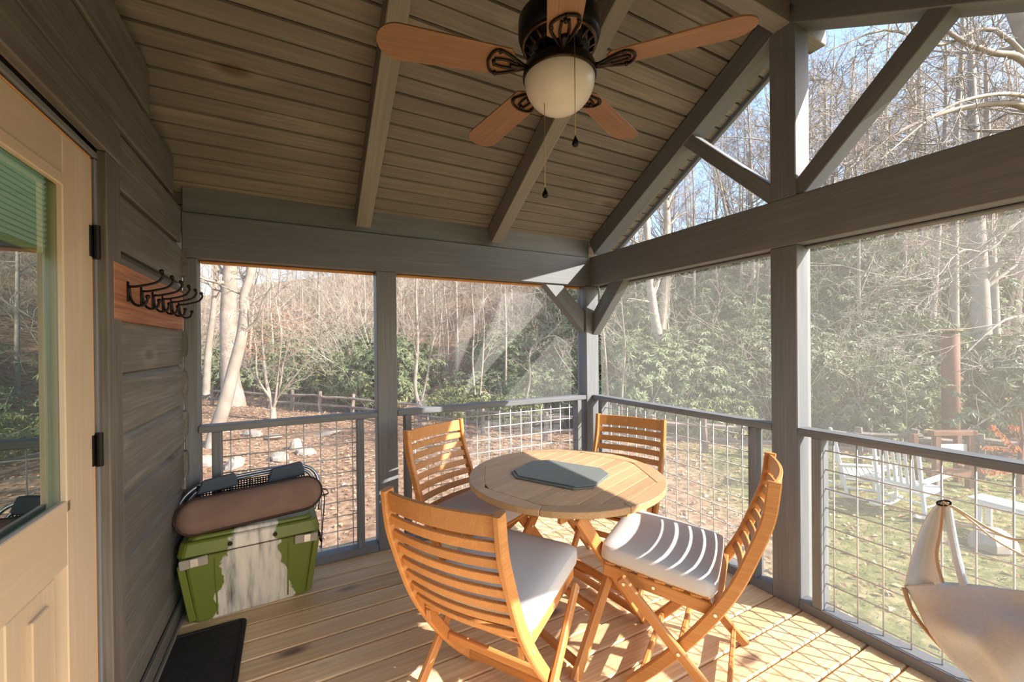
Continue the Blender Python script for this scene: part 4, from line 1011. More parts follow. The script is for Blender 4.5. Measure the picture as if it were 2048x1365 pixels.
def wood_group(az0, az1, d0, d1, r0, r1, n, test=None):
    out = []; tries = 0
    while len(out) < n and tries < 20000:
        tries += 1
        az = math.radians(random.uniform(az0, az1)); r = math.sqrt(random.uniform(r0*r0, r1*r1)); x, y = r*math.sin(az), r*math.cos(az)
        d = dd_(x, y)
        if d0 < d < d1 and region(x, y) and not (1835 < proj_u(x, y) < 2015 and r1 < 49 and (V((x, y, 0))-CAMP).dot(cF) < 16.8) and (test is None or test(x, y)): out.append((x, y))
    return out
TM = [tree_mesh('bare_tree', 15, 0.125, 'bark', 0.30, 17, 3), tree_mesh('bare_tree', 17, 0.145, 'barkdark', 0.36, 16, 3, spread=0.36), tree_mesh('bare_tree', 13, 0.095, 'barkpale', 0.25, 16, 3, lean=0.05),
      tree_mesh('bare_tree', 16, 0.115, 'twig', 0.22, 18, 3, spread=0.38), tree_mesh('bare_tree', 12, 0.08, 'bark', 0.18, 16, 3, lean=0.06, spread=0.36), tree_mesh('bare_tree', 18, 0.155, 'barkdark', 0.42, 14, 3, spread=0.36)]
KIND = {'T': ['tan-grey bare tree', 'tall dark-barked bare tree', 'pale-barked bare tree', 'light tan twiggy bare tree', 'low-branched tan bare tree', 'tall high-crowned dark bare tree'],
        'H': ['pale dry thicket', 'low brown-grey thicket', 'tall pale arching thicket']}
def plant(name, meshes, spots, s0, s1, label, cat, group, sink=0.0):
    for x, y in spots:
        ki = random.randrange(len(meshes)); o = link(name, meshes[ki]); o.location = (x, y, hz(x, y)-sink); s = random.uniform(s0, s1)
        o.scale = (s*random.uniform(0.9, 1.1), s*random.uniform(0.9, 1.1), s); o.rotation_euler = (random.gauss(0, 0.03), random.gauss(0, 0.03), random.uniform(0, 6.28))
        tag(o, KIND[label][ki]+' '+region(x, y), cat, group+' '+region(x, y))
plant('bare_tree', TM, wood_group(-28, 42, 6, 50, 24, 70, 135), 0.6, 1.05, 'T', 'tree', 'bare trees')
plant('bare_tree', TM, wood_group(54, 100, 7, 46, 18, 62, 90), 0.75, 1.12, 'T', 'tree', 'bare trees')

plant('bare_tree', TM, wood_group(42, 54, 7, 46, 20, 62, 34), 0.5, 0.78, 'T', 'tree', 'bare trees')
# evergreen shrubs: whorls of long leaves over a dome, bare stems inside
def shrub_mesh(name, mat, R0, H0, nw, ll, lw, droop=0.45, nl=8):
    vs = []; fs = []
    lob = [(random.uniform(-.45, .45)*R0, random.uniform(-.45, .45)*R0, random.uniform(0.35, 0.62)*H0, random.uniform(0.55, 0.75)) for _ in range(6)]
    for i in range(nw):
        cx, cy, cz, sc = random.choice(lob)
        a = random.uniform(0, 6.283); z = random.uniform(-0.75, 1); rr = math.sqrt(max(0, 1-z*z)); k = random.uniform(0.72, 1.02)*sc
        n_ = V((rr*math.cos(a), rr*math.sin(a), z)); c = V((cx+n_.x*R0*k, cy+n_.y*R0*k, max(0.05, cz+n_.z*H0*0.55*k)))
        ax = (n_+V((0, 0, 0.6))).normalized(); p = ax.orthogonal().normalized(); q = ax.cross(p); a0 = random.uniform(0, 6.28)
        for j in range(nl):
            b = a0+6.283*j/nl+random.gauss(0, 0.2); out = (p*math.cos(b)+q*math.sin(b)); dl = droop*random.uniform(0.3, 1.6)
            dv = (out-ax*dl*0.6).normalized(); sd = ax.cross(out).normalized(); L_ = ll*random.uniform(0.7, 1.15)
            m_ = c+dv*L_*0.5; e = c+dv*L_-V((0, 0, L_*0.15*droop)); o = len(vs); up_ = ax*lw*0.15
            vs += [c, m_+sd*lw*0.5+up_, e, m_-sd*lw*0.5+up_]; fs += [(o, o+1, o+2), (o, o+2, o+3)]
    return MB().add(vs, fs).mesh(name, mat)
def stems_mesh(R0, H0, n=9):
    mb = MB()
    for i in range(n):
        a = random.uniform(0, 6.28); grow(mb, V((math.cos(a)*0.12, math.sin(a)*0.12, -0.15)), V((math.cos(a)*0.6, math.sin(a)*0.6, 1)).normalized(), H0*0.85, 0.028, 1, 0.1, 0.18, (4,), 0.6, 0.008)
    return mb.mesh('stems', 'bark', True)
SM = [(shrub_mesh('foliage', 'rhodo', 1.6, 2.9, 430, 0.165, 0.052), stems_mesh(1.6, 2.9)) for _ in range(4)]
SL = [(shrub_mesh('foliage', 'laurel', 1.1, 1.7, 230, 0.15, 0.046, 0.7), stems_mesh(1.1, 1.7, 6)) for _ in range(2)]
def shrubs(pairs, spots, s0, s1, name, label, group):
    for x, y in spots:
        fo, stm = random.choice(pairs); s = random.uniform(s0, s1); rz = random.uniform(0, 6.28)
        rg_ = region(x, y) or 'by the fence'; r = empty(name, (x, y, hz(x, y)-0.1), rz, label=label+' '+rg_, cat='shrub', group=group+' '+rg_); r.scale = (s*random.uniform(0.9, 1.15), s*random.uniform(0.9, 1.15), s)
        tag(link('foliage', fo, r), kind='stuff'); link('stems', stm, r)
shrubs(SM, wood_group(-30, 40, 3.0, 11, 15, 40, 48), 0.9, 1.4, 'evergreen_shrub', 'dark evergreen shrub behind the fence', 'fence shrubs')
shrubs(SM, wood_group(40, 98, 1.8, 8, 11, 40, 38), 1.0, 1.5, 'evergreen_shrub', 'dark evergreen shrub at the slope foot', 'slope foot shrubs')
shrubs(SM, wood_group(36, 98, 7, 26, 14, 48, 120), 1.1, 1.8, 'evergreen_shrub', 'dark evergreen shrub up on the slope', 'slope shrubs')
def gl(u, dep): 
    p = at_dist(u, 800, dep); return (p.x, p.y)
shrubs(SL, [gl(722, 21), gl(690, 22.5), gl(755, 20)], 1.5, 1.9, 'yellow_green_shrub', 'yellow-green shrub behind the fence', 'yellow-green shrubs')
shrubs(SL, [gl(880, 16.5), gl(930, 15.5), gl(985, 14.6), gl(1040, 14), gl(1500, 12.8), gl(1440, 12.6), gl(1380, 12.4)], 0.7, 1.0, 'yellow_green_shrub', 'low yellow-green shrub by the fence', 'low yellow-green shrubs')
# bare twiggy thickets between them
def thicket(h, n, mat):
    mb = MB()
    for i in range(n):
        a = random.uniform(0, 6.28); e = random.uniform(0.15, 0.75)
        grow(mb, V((random.gauss(0, 0.18), random.gauss(0, 0.18), -0.1)), V((math.cos(a)*e, math.sin(a)*e, 1)).normalized(), h*random.uniform(0.7, 1.1), 0.017, 2, 0.02, 0.16, (5, 6), 0.65, 0.0042)
    return mb.mesh('bare_thicket', mat, True)
TH = [thicket(4.2, 7, 'twig'), thicket(3.4, 9, 'bark'), thicket(5.2, 6, 'twig')]
plant('bare_thicket', TH, wood_group(-25, 41, 3.8, 34, 16, 58, 110), 0.8, 1.7, 'H', 'bush', 'bare thickets')
plant('bare_thicket', TH, wood_group(-26, 41, 10, 45, 24, 66, 60), 1.4, 2.2, 'H', 'bush', 'bare thickets')
plant('bare_thicket', TH, wood_group(41, 95, 2.5, 28, 13, 48, 46), 0.8, 1.4, 'H', 'bush', 'bare thickets')

# single trees that the photograph lets one tell apart
def special(name, path, radii, mat, label, nb=14, first=0.35, spread=0.25, lev=2, extra=(), kids=(5, 5), rmin=0.007, n=10, wig=0.15):
    mb = MB(); pts = smooth_pts(path, 4); m_ = len(pts)
    rr = [np.interp(i/(m_-1)*(len(radii)-1), range(len(radii)), radii) for i in range(m_)]
    base = pts[0].copy(); P_ = [p-base for p in pts]
    fast_tube(mb, P_, [float(q) for q in rr], n)
    L = sum(((P_[i+1]-P_[i]).length for i in range(m_-1)))
    for j in range(nb):
        t = first+(1-first)*(j+random.random())/nb; f = t*(m_-1); i = min(m_-2, int(f)); b = P_[i].lerp(P_[i+1], f-i); dr_ = (P_[i+1]-P_[i]).normalized()
        grow(mb, b, rdir(dr_, random.uniform(0.6, 1.2)), L*spread*random.uniform(0.6, 1.1), max(rmin*2, float(rr[i])*0.35), lev, 0.08, wig, kids, 0.7, rmin)
    for e in extra:
        pp = smooth_pts([p-base for p in e[0]], 4); fast_tube(mb, pp, [float(np.interp(i/(len(pp)-1), (0, 1), e[1])) for i in range(len(pp))], 8)
        for j in range(e[2]):
            t = 0.2+0.8*(j+random.random())/e[2]; i = min(len(pp)-2, int(t*(len(pp)-1)))
            grow(mb, pp[i], rdir((pp[i+1]-pp[i]).normalized(), random.uniform(0.5, 1.0)), (pp[-1]-pp[0]).length*random.uniform(0.25, 0.5), max(rmin*1.5, e[1][1]*0.6), lev, 0.05, wig, kids, 0.65, rmin)
    o = link(name, mb.mesh(name, mat, True)); o.location = base; return tag(o, label, 'tree')
A = at_dist
special('sycamore_tree', [ground_at(422, 902)-V((0, 0, .3)), A(430, 872, 11.6), A(452, 800, 11.6), A(468, 735, 11.7), A(482, 680, 11.7), A(489, 630, 11.8), A(489, 590, 11.9), A(501, 545, 12), A(506, 430, 12), A(512, 250, 12)],
        [0.22, 0.19, 0.165, 0.15, 0.135, 0.125, 0.11, 0.09, 0.04], 'barkpale', 'pale sycamore with a leaning trunk in front of the larger straight one', 8, 0.62, 0.12,
        extra=[([A(484, 668, 11.7), A(505, 650, 11.7), A(518, 630, 11.6), A(527, 600, 11.5), A(545, 570, 11.4)], (0.05, 0.015), 6)])
special('sycamore_tree', [ground_at(468, 814)-V((0, 0, .4)), A(467, 800, 19.4), A(462, 770, 19.6), A(459, 720, 19.7), A(457, 640, 19.8), A(460, 560, 19.8), A(466, 440, 19.8), A(470, 300, 19.8), A(476, 120, 20)],
        [0.60, 0.50, 0.41, 0.37, 0.35, 0.32, 0.26, 0.2, 0.06], 'barkpale', 'big straight sycamore trunk with flared base by the back fence', 14, 0.55, 0.14)
special('slender_tree', [A(412, 790, 24), A(417, 700, 24), A(427, 620, 24), A(433, 540, 24), A(440, 380, 24), A(446, 200, 24)], [0.20, 0.17, 0.14, 0.11, 0.03], 'barkpale', 'slender pale tree left of the two sycamores', 16, 0.35, 0.2)
cb = ground_at(545, 840)
cm = [A(545, 842, 15.9), A(543, 820, 15.9)]
special('multi_stem_tree', [ground_at(546, 843)-V((0, 0, .15)), A(546, 820, 15.8), A(541, 795, 15.8), A(533, 765, 15.8), A(528, 720, 15.8), A(524, 670, 15.7), A(527, 610, 15.7)], [0.13, 0.09, 0.06, 0.045, 0.012], 'barkpale',
        'small multi-stemmed bare tree with reddish buds in front of the back fence', 9, 0.35, 0.22,
        extra=[([A(546, 820, 15.8), A(552, 790, 15.7), A(557, 740, 15.7), A(562, 690, 15.6), A(560, 620, 15.6)], (0.05, 0.010), 7), ([A(548, 815, 15.8), A(560, 775, 15.9), A(566, 730, 15.9), A(580, 680, 15.9), A(592, 620, 15.9)], (0.045, 0.010), 7),
               ([A(552, 800, 15.8), A(580, 765, 15.6), A(612, 725, 15.5), A(640, 690, 15.4), A(665, 640, 15.3)], (0.042, 0.010), 7), ([A(542, 800, 15.8), A(520, 770, 16), A(500, 735, 16.1), A(484, 700, 16.2)], (0.05, 0.012), 6), ([A(543, 800, 15.8), A(515, 755, 15.5), A(512, 700, 15.4), A(505, 660, 15.3)], (0.05, 0.012), 6)])
rl = MB()
for i in range(900):
    c = A(random.gauss(555, 42), random.gauss(655, 34), random.gauss(16.2, 0.8)); a = V((random.gauss(0, 1), random.gauss(0, 1), random.gauss(0, 1))).normalized(); b = a.orthogonal().normalized(); s = random.uniform(0.02, 0.045)
    rl.add([c-a*s, c+b*s*0.6, c+a*s, c-b*s*0.6], [(0, 1, 2, 3)])
for i in range(500):
    c = A(random.gauss(497, 22), random.gauss(690, 16), random.gauss(17.5, 0.6)); a = V((random.gauss(0, 1), random.gauss(0, 1), random.gauss(0, 1))).normalized(); b = a.orthogonal().normalized(); s = random.uniform(0.02, 0.05)
    rl.add([c-a*s, c+b*s*0.6, c+a*s, c-b*s*0.6], [(0, 1, 2, 3)])
tag(link('dry_red_leaves', rl.mesh('dry_red_leaves', 'redleaf')), 'last dry red leaves clinging to twigs near the sycamores', 'leaves', kind='stuff')
for i, (pth, rad, lab) in enumerate((
    ([(838, 812, 16), (830, 770, 16), (835, 700, 16), (834, 640, 16), (832, 580, 16), (838, 480, 16), (842, 350, 16)], [0.12, 0.09, 0.07, 0.03], 'slim pale tree just right of the back post'),
    ([(842, 806, 16.4), (855, 750, 16.4), (862, 700, 16.4), (878, 655, 16.4), (905, 628, 16.4), (935, 590, 16.4)], [0.07, 0.055, 0.04, 0.012], 'pale sapling bending right beside the slim tree at the back post'),
    ([(950, 790, 15.6), (945, 720, 15.6), (948, 650, 15.6), (943, 580, 15.6), (940, 480, 15.6)], [0.06, 0.05, 0.035, 0.012], 'thin pale sapling behind the middle of the second back opening'),
    ([(960, 790, 15.2), (965, 730, 15.2), (968, 660, 15.2), (966, 590, 15.2), (972, 470, 15.2)], [0.05, 0.04, 0.03, 0.012], 'thin pale sapling a step right of its twin in the second back opening'),
    ([(1011, 770, 17), (1012, 680, 17), (1011, 620, 17), (1009, 560, 17), (1011, 440, 17)], [0.07, 0.06, 0.05, 0.02], 'straight white-barked sapling in the second back opening'),
    ([(1052, 800, 13.6), (1060, 760, 13.6), (1058, 720, 13.6), (1068, 690, 13.6), (1110, 672, 13.4), (1150, 705, 13.2)], [0.06, 0.05, 0.03, 0.01], 'crooked bare sapling left of the corner post'),
    ([(1222, 860, 12.2), (1215, 780, 12.2), (1210, 700, 12.2), (1204, 640, 12.2), (1198, 560, 12.2)], [0.055, 0.045, 0.03, 0.012], 'slim pale sapling close right of the corner post'),
    ([(1243, 850, 12.4), (1245, 770, 12.4), (1250, 700, 12.4), (1246, 640, 12.4), (1240, 570, 12.4)], [0.05, 0.04, 0.03, 0.01], 'pale forked sapling right of the corner post'),
    ([(1436, 780, 20), (1445, 660, 20), (1438, 600, 20), (1432, 540, 20), (1425, 420, 20)], [0.12, 0.09, 0.07, 0.03], 'thin grey tree in the middle of the right far opening'),
    ([(1508, 780, 19), (1510, 680, 19), (1512, 600, 19), (1516, 540, 19), (1520, 420, 19)], [0.11, 0.09, 0.07, 0.03], 'pale twin-topped tree beside the right middle post'),
    ([(1480, 780, 21), (1478, 680, 21), (1480, 600, 21), (1484, 500, 21), (1486, 380, 21)], [0.14, 0.11, 0.08, 0.03], 'grey blue tree left of the right middle post'))):
    pp = [A(*q) for q in pth]; 
    special('sapling', pp, [q*0.72 for q in rad], 'barkpale' if i != 10 else 'barkdark', lab, 11, 0.25, 0.24, 2)  # the last tree takes the grey bark
for pth, rad, lab, mt2, sp in (
    ([(1968, 860, 13.6), (1966, 770, 13.6), (1962, 650, 13.6), (1957, 540, 13.6), (1953, 430, 13.6), (1946, 250, 13.6), (1940, 60, 13.6)], [0.29, 0.255, 0.235, 0.21, 0.15, 0.05], 'thick grey trunk right of the rusty pole on the slope', 'barkdark', 0.2),
    ([(1992, 800, 15.5), (1990, 690, 15.5), (1986, 580, 15.5), (1982, 480, 15.5), (1976, 300, 15.5), (1972, 120, 15.5)], [0.19, 0.16, 0.14, 0.11, 0.04], 'second grey trunk right behind the thick one', 'barkdark', 0.2),
    ([(1857, 760, 22), (1855, 650, 22), (1850, 540, 22), (1846, 440, 22), (1840, 260, 22), (1838, 60, 22)], [0.26, 0.22, 0.19, 0.15, 0.05], 'straight grey trunk left of the rusty pole', 'bark', 0.22),
    ([(1664, 760, 23), (1661, 640, 23), (1658, 560, 23), (1655, 470, 23), (1652, 330, 23), (1650, 160, 23)], [0.24, 0.2, 0.17, 0.13, 0.04], 'straight grey trunk just right of the right middle post', 'barkdark', 0.2),
    ([(1745, 760, 24), (1744, 620, 24), (1742, 540, 24), (1740, 450, 24), (1736, 300, 24), (1735, 120, 24)], [0.2, 0.17, 0.14, 0.1, 0.04], 'grey brown trunk midway between the middle post and the rusty pole', 'bark', 0.22),
    ([(1322, 800, 17), (1320, 700, 17), (1310, 640, 17), (1302, 580, 17), (1296, 500, 17), (1290, 380, 17), (1286, 250, 17)], [0.26, 0.2, 0.17, 0.14, 0.04], 'leaning dead-limbed trunk, left half of the pair in the right far opening', 'bark', 0.14),
    ([(1316, 800, 17.4), (1320, 700, 17.4), (1326, 640, 17.4), (1333, 560, 17.4), (1334, 450, 17.4), (1332, 380, 17.4), (1330, 240, 17.4)], [0.26, 0.2, 0.17, 0.14, 0.04], 'dead-limbed trunk, right half of the pair in the right far opening', 'bark', 0.14)):
    special('woodland_tree', [A(*q) for q in pth], rad, mt2, lab, 16, 0.4, sp, 2)
# big old tree outside the frame whose limbs reach in at the upper right
b0 = A(2260, 1000, 8.6); b0.z = GZ-0.2
special('overhanging_tree', [b0, A(2250, 800, 8.6), A(2230, 500, 8.6), A(2170, 300, 8.5), A(2090, 140, 8.4), A(2030, 20, 8.4), A(1990, -120, 8.4)], [0.34, 0.30, 0.27, 0.22, 0.17, 0.13, 0.06], 'barkdark',
        'old tree whose bare limbs reach over the lawn at the upper right', 10, 0.45, 0.26, 3, kids=(5, 5, 4),
        extra=[([A(2130, 220, 8.5), A(2048, 122, 8.3), A(1985, 105, 8.1), A(1930, 85, 8.0), A(1880, 55, 7.9), A(1800, 30, 7.8)], (0.075, 0.02), 10),
               ([A(2160, 280, 8.5), A(2048, 214, 8.2), A(1985, 208, 8.0), A(1900, 222, 7.8), A(1830, 248, 7.6), A(1760, 285, 7.5), A(1690, 330, 7.4)], (0.075, 0.014), 14),
               ([A(2200, 420, 8.5), A(2060, 430, 8.1), A(1980, 500, 7.9), A(1930, 500, 7.8), A(1900, 520, 7.7), A(1870, 555, 7.6), A(1800, 560, 7.5)], (0.03, 0.008), 9),
               ([A(2130, 220, 8.5), A(2040, 190, 8.0), A(1950, 195, 7.6), A(1870, 230, 7.3), A(1760, 320, 7.0)], (0.05, 0.010), 9),
               ([A(2110, 180, 8.4), A(1990, 60, 8.2), A(1880, 90, 8.0), A(1770, 60, 7.8), A(1640, 110, 7.7)], (0.05, 0.010), 10),
               ([A(2230, 520, 8.6), A(2080, 620, 8.2), A(2010, 640, 8.0), A(1960, 680, 7.9), A(1920, 720, 7.8)], (0.04, 0.008), 6)])
# young pine with needles, seen above the tie beam
def pine(loc, h, label):
    r = empty('pine_tree', loc, label=label, cat='tree'); mb = MB(); nd = []
    fast_tube(mb, [V((0, 0, -0.5)), V((0, 0, h*0.5)), V((0.1, 0, h))], [0.2, 0.13, 0.03], 8)
    nv = MB(); 
    for i in range(46):
        t = 0.45+0.55*i/46; z = h*t; a = random.uniform(0, 6.28); L = (1.15-t)*3.6*random.uniform(0.6, 1.1)+0.3; e = V((math.cos(a)*L, math.sin(a)*L, L*0.18))
        b = V((0, 0, z)); fast_tube(mb, [b, b+e*0.5-V((0, 0, 0.08)), b+e], [0.03, 0.018, 0.008], 4)
        for k_ in range(11):
            c = b+e*random.uniform(0.45, 1.0)+V((random.gauss(0, .12), random.gauss(0, .12), random.gauss(0.05, .08)))
            for q in range(7):
                dv = V((random.gauss(0, 1), random.gauss(0, 1), random.gauss(0.4, 1))).normalized()*0.17; sd = dv.orthogonal().normalized()*0.007
                nv.add([c-sd, c+sd, c+dv], [(0, 1, 2)])
    link('trunk', mb.mesh('trunk', 'bark', True), r); tag(link('needles', nv.mesh('needles', 'needle'), r), kind='stuff')
for u, dep, h, lab in ((1765, 30, 20, 'tall green-needled pine seen through the gable just left of the right strut'), (1715, 34, 22, 'taller green-needled pine behind, nearer the king post')):
    p = A(u, 700, dep); p.z = hz(p.x, p.y); pine(p, h-p.z*0.8, lab)

# ------------------------------------------------------------------ split rail fence
fn = [(425, 808), (482, 811), (535, 815), (585, 822), (640, 828), (703, 833), (770, 842), (840, 855), (966, 870), (1090, 884), (1200, 893), (1305, 900), (1412, 906), (1505, 914), (1608, 926), (1720, 935), (1830, 944), (1960, 955), (2080, 970)]
fr0 = empty('split_rail_fence', (4, 12, GZ), label='weathered two-rail split rail fence along the foot of the woods', cat='fence')
def sq_tube(p, q, r0, r1, k=5):
    P_ = [V(p).lerp(V(q), i/4)+V((random.gauss(0, .012), random.gauss(0, .012), random.gauss(0, .012))) for i in range(5)]
    return tube(P_, [r0, r0*1.05, r0, r1*1.05, r1], k)
fp = []
for u, v in fn:
    g = ground_at(u, v); fp.append(V((g.x, g.y, hz(g.x, g.y))))
F0 = V((4, 12, GZ))
for i, g in enumerate(fp):
    link('post', MB().add(*sq_tube(g-F0-V((0, 0, .2)), g-F0+V((random.gauss(0, .03), random.gauss(0, .03), random.uniform(.84, .95))), 0.072, 0.066, 6)).mesh('post', 'fence'), fr0)
for a, b in zip(fp[:-1], fp[1:]):
    for z in (0.34, 0.70):
        d = (b-a).normalized(); link('rail', MB().add(*sq_tube(a-F0-d*0.12+V((0, 0, z+random.gauss(0, .03))), b-F0+d*0.12+V((0, 0, z+random.gauss(0, .03))), 0.055, 0.042)).mesh('rail', 'fence'), fr0)
tag(link('brace', MB().add(*sq_tube(fp[0]-F0+V((0, 0, .55)), fp[0]-F0+V((-1.5, 0.6, 0.0)), 0.045, 0.04)).mesh('brace', 'fence'), fr0))

# ------------------------------------------------------------------ stones
def rock_mesh(sx, sy, sz):
    mb = MB(); vv, ff = lathe([(0.05, -0.5), (0.62, -0.45), (0.95, -0.15), (0.9, 0.15), (0.65, 0.4), (0.3, 0.5), (0.02, 0.5)], 11)
    mb.add([(p[0]*sx*(1+random.gauss(0, .09)), p[1]*sy*(1+random.gauss(0, .09)), p[2]*sz*(1+random.gauss(0, .06))) for p in vv], ff); return mb.mesh('stone', 'rock')
for u, v, sx, sy, sz, lab in ((505, 872, .55, .3, .25, 'long pale flat stone nearest the leaning sycamore'), (548, 876, .6, .35, .16, 'low flat stone between the long pale stone and the upright one'), (592, 897, .22, .18, .42, 'small upright white stone in the yard'),
                              (612, 905, .42, .3, .2, 'tan stone just right of the upright white stone'), (560, 918, .5, .3, .22, 'pale stone behind the beach chair grips'), (470, 935, .42, .26, .3, 'pale stone above the left end of the beach chair'),
                              (412, 932, .36, .24, .3, 'grey stone beside the end post of the back opening'), (655, 868, .6, .3, .14, 'low slab lying just under the back cap rail'), (1985, 1098, .42, .3, .34, 'grey brown boulder under the white bench')):
    g = ground_at(u, v); o = link('stone', rock_mesh(sx*0.78, sy*0.8, sz)); o.location = (g.x, g.y, hz(g.x, g.y)+sz*0.22); o.rotation_euler = (random.gauss(0, .1), random.gauss(0, .1), random.uniform(0, 3)); tag(o, lab, 'stone', 'loose stones in the yard')

# ------------------------------------------------------------------ white rocking chairs, bench
def rocking_chair(loc, rz, label):
    c = empty('rocking_chair', loc, rz, label=label, cat='rocking chair', group='white rocking chairs on the lawn')
    B = lambda nm, p, q, w_, h_, up=(0, 0, 1): beam(nm, c, p, q, w_, h_, 'white', up=up, ch=0.006)
    for s in (1, -1):
        y = s*0.29
        arc = [V((0.02+0.47*math.sin(t)*1.06, y, 0.022+1.25*(1-math.cos(t)))) for t in np.linspace(-0.42, 0.36, 11)]
        arc = [V((1.25*math.sin(t)+0.02, y, 0.024+1.25*(1-math.cos(t)))) for t in np.linspace(-0.40, 0.34, 11)]
        link('rocker', MB().add(*ribbon(arc, 0.044, 0.034, (0, 1, 0))).mesh('rocker', 'white'), c)
        B('front_leg', (0.26, y, 0.06), (0.25, y, 0.62), 0.045, 0.045, (1, 0, 0))
        B('back_post', (-0.19, y, 0.06), (-0.38, y, 1.15), 0.045, 0.05, (1, 0, 0))
        B('arm', (-0.30, y*1.05, 0.60), (0.36, y*1.12, 0.655), 0.115, 0.022)
        B('side_stretcher', (-0.20, y, 0.20), (0.26, y, 0.20), 0.022, 0.022); B('side_rail', (-0.23, y, 0.385), (0.28, y, 0.425), 0.024, 0.05)
    for i in range(7): 
        x = -0.20+0.078*i; B('seat_slat', (x, -0.30, 0.415+0.04*i/6), (x, 0.30, 0.415+0.04*i/6), 0.066, 0.018)
    B('front_stretcher', (0.255, -0.29, 0.25), (0.255, 0.29, 0.25), 0.022, 0.03); B('back_stretcher', (-0.21, -0.29, 0.25), (-0.21, 0.29, 0.25), 0.022, 0.03)
    B('crest_rail', (-0.372, -0.27, 1.085), (-0.372, 0.27, 1.085), 0.022, 0.105); B('lower_rail', (-0.275, -0.27, 0.50), (-0.275, 0.27, 0.50), 0.022, 0.06)
    for i in range(6):
        y = -0.20+0.08*i; B('back_slat', (-0.28, y, 0.52), (-0.365, y, 1.05), 0.042, 0.014, (1, 0, 0))
    return c
fa = math.atan2(-0.11, 0.993); fv = V((0.993, -0.11, 0))
ra = V((8.62, 2.95, 0))+fv*0.20; rocking_chair((ra.x, ra.y, hz(ra.x, ra.y)), fa, 'white rocking chair with its back to the porch, nearer of the two')
g = ground_at(1717, 990); rocking_chair((g.x, g.y, hz(g.x, g.y)), math.atan2(-0.87, 0.48), 'white rocking chair seen from its side beside the right middle post')
g1 = ground_at(1950, 1058); g2 = ground_at(2062, 1092); dv = (g2-g1); L = dv.length; dv.normalize(); pr_ = V((-dv.y, dv.x, 0))
if pr_.dot(g1-CAMP) < 0: pr_ = -pr_
bn = empty('garden_bench', g1, label='white slatted backless bench on the lawn at the right edge', cat='bench')
for i in range(4): beam('seat_slat', bn, dv*-0.08+pr_*(0.04+0.095*i)+V((0, 0, .44)), dv*(L+0.1)+pr_*(0.04+0.095*i)+V((0, 0, .44)), 0.085, 0.024, 'white')
for s in (0.02, L-0.02):
    for q in (0.05, 0.31): beam('leg', bn, dv*s+pr_*q, dv*s+pr_*q+V((0, 0, .428)), 0.06, 0.06, 'white', up=(1, 0, 0))
    beam('end_rail', bn, dv*s+pr_*0.02+V((0, 0, .39)), dv*s+pr_*0.34+V((0, 0, .39)), 0.03, 0.07, 'white')
beam('side_apron', bn, dv*0.0+pr_*0.02+V((0, 0, .39)), dv*L+pr_*0.02+V((0, 0, .39)), 0.025, 0.07, 'white')

# ------------------------------------------------------------------ timber stand, rusty pole, cap post, orange sapling
pb = A(1902, 900, 10.6); pb.z = hz(pb.x, pb.y)
rp_ = empty('rusty_pole', pb, label='tall round rust-brown pole with a tan plate on top', cat='pole')
link('shaft', weld(MB().add(*lathe([(0.172, -0.2), (0.172, 1.62-pb.z), (0.165, 1.625-pb.z)], 24)).mesh('shaft', 'rust')), rp_)
link('top_plate', MB().add(*lathe([(0.22, 1.70-pb.z), (0.228, 1.705-pb.z), (0.228, 1.725-pb.z), (0.22, 1.73-pb.z)], 24)).mesh('top_plate', 'cap'), rp_)
link('neck', MB().add(*lathe([(0.10, 1.62-pb.z), (0.10, 1.70-pb.z)], 16)).mesh('neck', 'black'), rp_)
for s in (-1, 1): link('hanger_wire', MB().add(*tube([(s*0.17, 0, 1.73-pb.z), (s*0.03, 0, 2.12-pb.z), (0, 0, 2.2-pb.z)], 0.009, 6)).mesh('hanger_wire', 'black'), rp_)
sb = A(1905, 960, 7.7); sb.z = hz(sb.x, sb.y)
st = empty('timber_stand', sb, math.atan2(cR.y, cR.x), label='red-brown timber stand with a pale panel behind the rocking chairs', cat='stand')
for x in (-0.30, 0.32): beam('post', st, (x, 0, -0.05), (x, 0, 1.02), 0.10, 0.09, 'frame', up=(0, 1, 0))
beam('lower_beam', st, (-0.46, -0.01, 0.28), (0.44, -0.01, 0.28), 0.11, 0.14, 'frame'); beam('upper_beam', st, (-0.40, 0, 1.03), (0.42, 0, 1.03), 0.12, 0.09, 'frame')
for x in (-0.42, 0.42): beam('back_post', st, (x, 0.3, -0.05), (x, 0.3, 0.95), 0.09, 0.09, 'frame', up=(0, 1, 0))
beam('side_rail', st, (0.38, 0.03, 0.30), (0.42, 0.30, 0.30), 0.05, 0.09, 'frame'); beam('side_rail', st, (-0.38, 0.03, 0.30), (-0.42, 0.30, 0.30), 0.05, 0.09, 'frame')
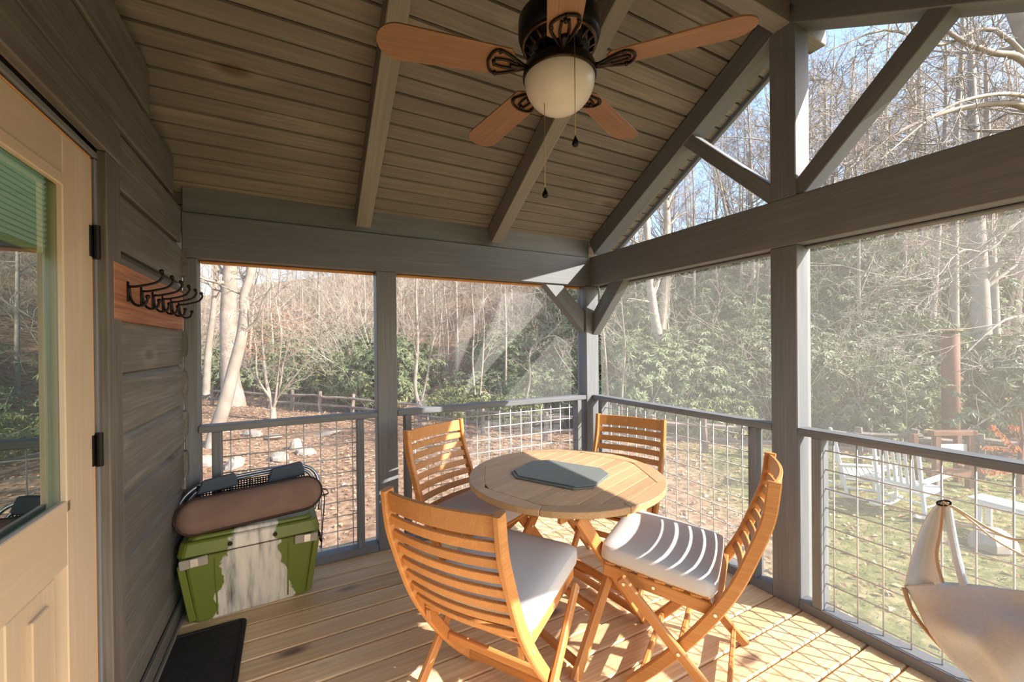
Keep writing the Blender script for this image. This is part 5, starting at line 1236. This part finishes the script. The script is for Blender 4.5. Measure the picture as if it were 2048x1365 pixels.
beam('pale_panel', st, (-0.25, 0.0, 0.70), (0.27, 0.0, 0.70), 0.025, 0.24, 'panel')
cp = A(1862, 960, 9.4); cp.z = hz(cp.x, cp.y)
c_ = empty('capped_post', cp, label='short brown post with a pale cap beside the timber stand', cat='post')
beam('shaft', c_, (0, 0, -0.1), (0, 0, 0.95-0.28), 0.15, 0.15, 'frame', up=(0, 1, 0)); beam('cap', c_, (0, 0, 0.67), (0, 0, 0.74), 0.19, 0.19, 'cap', up=(0, 1, 0))
sp_ = A(2040, 1000, 7.4); sp_.z = hz(sp_.x, sp_.y)
os_ = empty('orange_sapling', sp_, label='young tree with drooping orange autumn leaves at the right edge', cat='tree')
mb = MB(); lf = MB(); S0 = V(sp_)
fast_tube(mb, [V((0, 0, -0.1)), A(2040, 930, 7.4)-S0, A(2045, 880, 7.4)-S0, A(2040, 820, 7.4)-S0], [0.05, 0.04, 0.03, 0.01], 7)
for pts in ([(2044, 905, 7.4), (2020, 885, 7.3), (1995, 860, 7.2), (1982, 850, 7.2)], [(2044, 890, 7.4), (2030, 860, 7.5), (2022, 850, 7.5)], [(2042, 900, 7.4), (2000, 895, 7.3), (1970, 893, 7.2)], [(2045, 930, 7.4), (2010, 935, 7.5), (1975, 945, 7.5)], [(2045, 880, 7.4), (2070, 850, 7.4), (2095, 840, 7.4)], [(2045, 935, 7.4), (2000, 942, 7.8), (1960, 938, 7.9)]):
    P_ = smooth_pts([A(*q)-S0 for q in pts], 5); fast_tube(mb, P_, [0.016-0.012*i/(len(P_)-1) for i in range(len(P_))], 5)
    for p in P_[2:]:
        for q in range(4):
            b = p+V((random.gauss(0, .03), random.gauss(0, .03), 0)); dv2 = V((random.gauss(0, .5), random.gauss(0, .5), -1)).normalized(); sd = dv2.orthogonal().normalized(); L_ = random.uniform(0.06, 0.11)
            lf.add([b, b+dv2*L_*0.5+sd*0.022, b+dv2*L_, b+dv2*L_*0.5-sd*0.022], [(0, 1, 2, 3)])
link('trunk', mb.mesh('trunk', 'rust', True), os_); tag(link('leaves', lf.mesh('leaves', 'orange'), os_), kind='stuff')
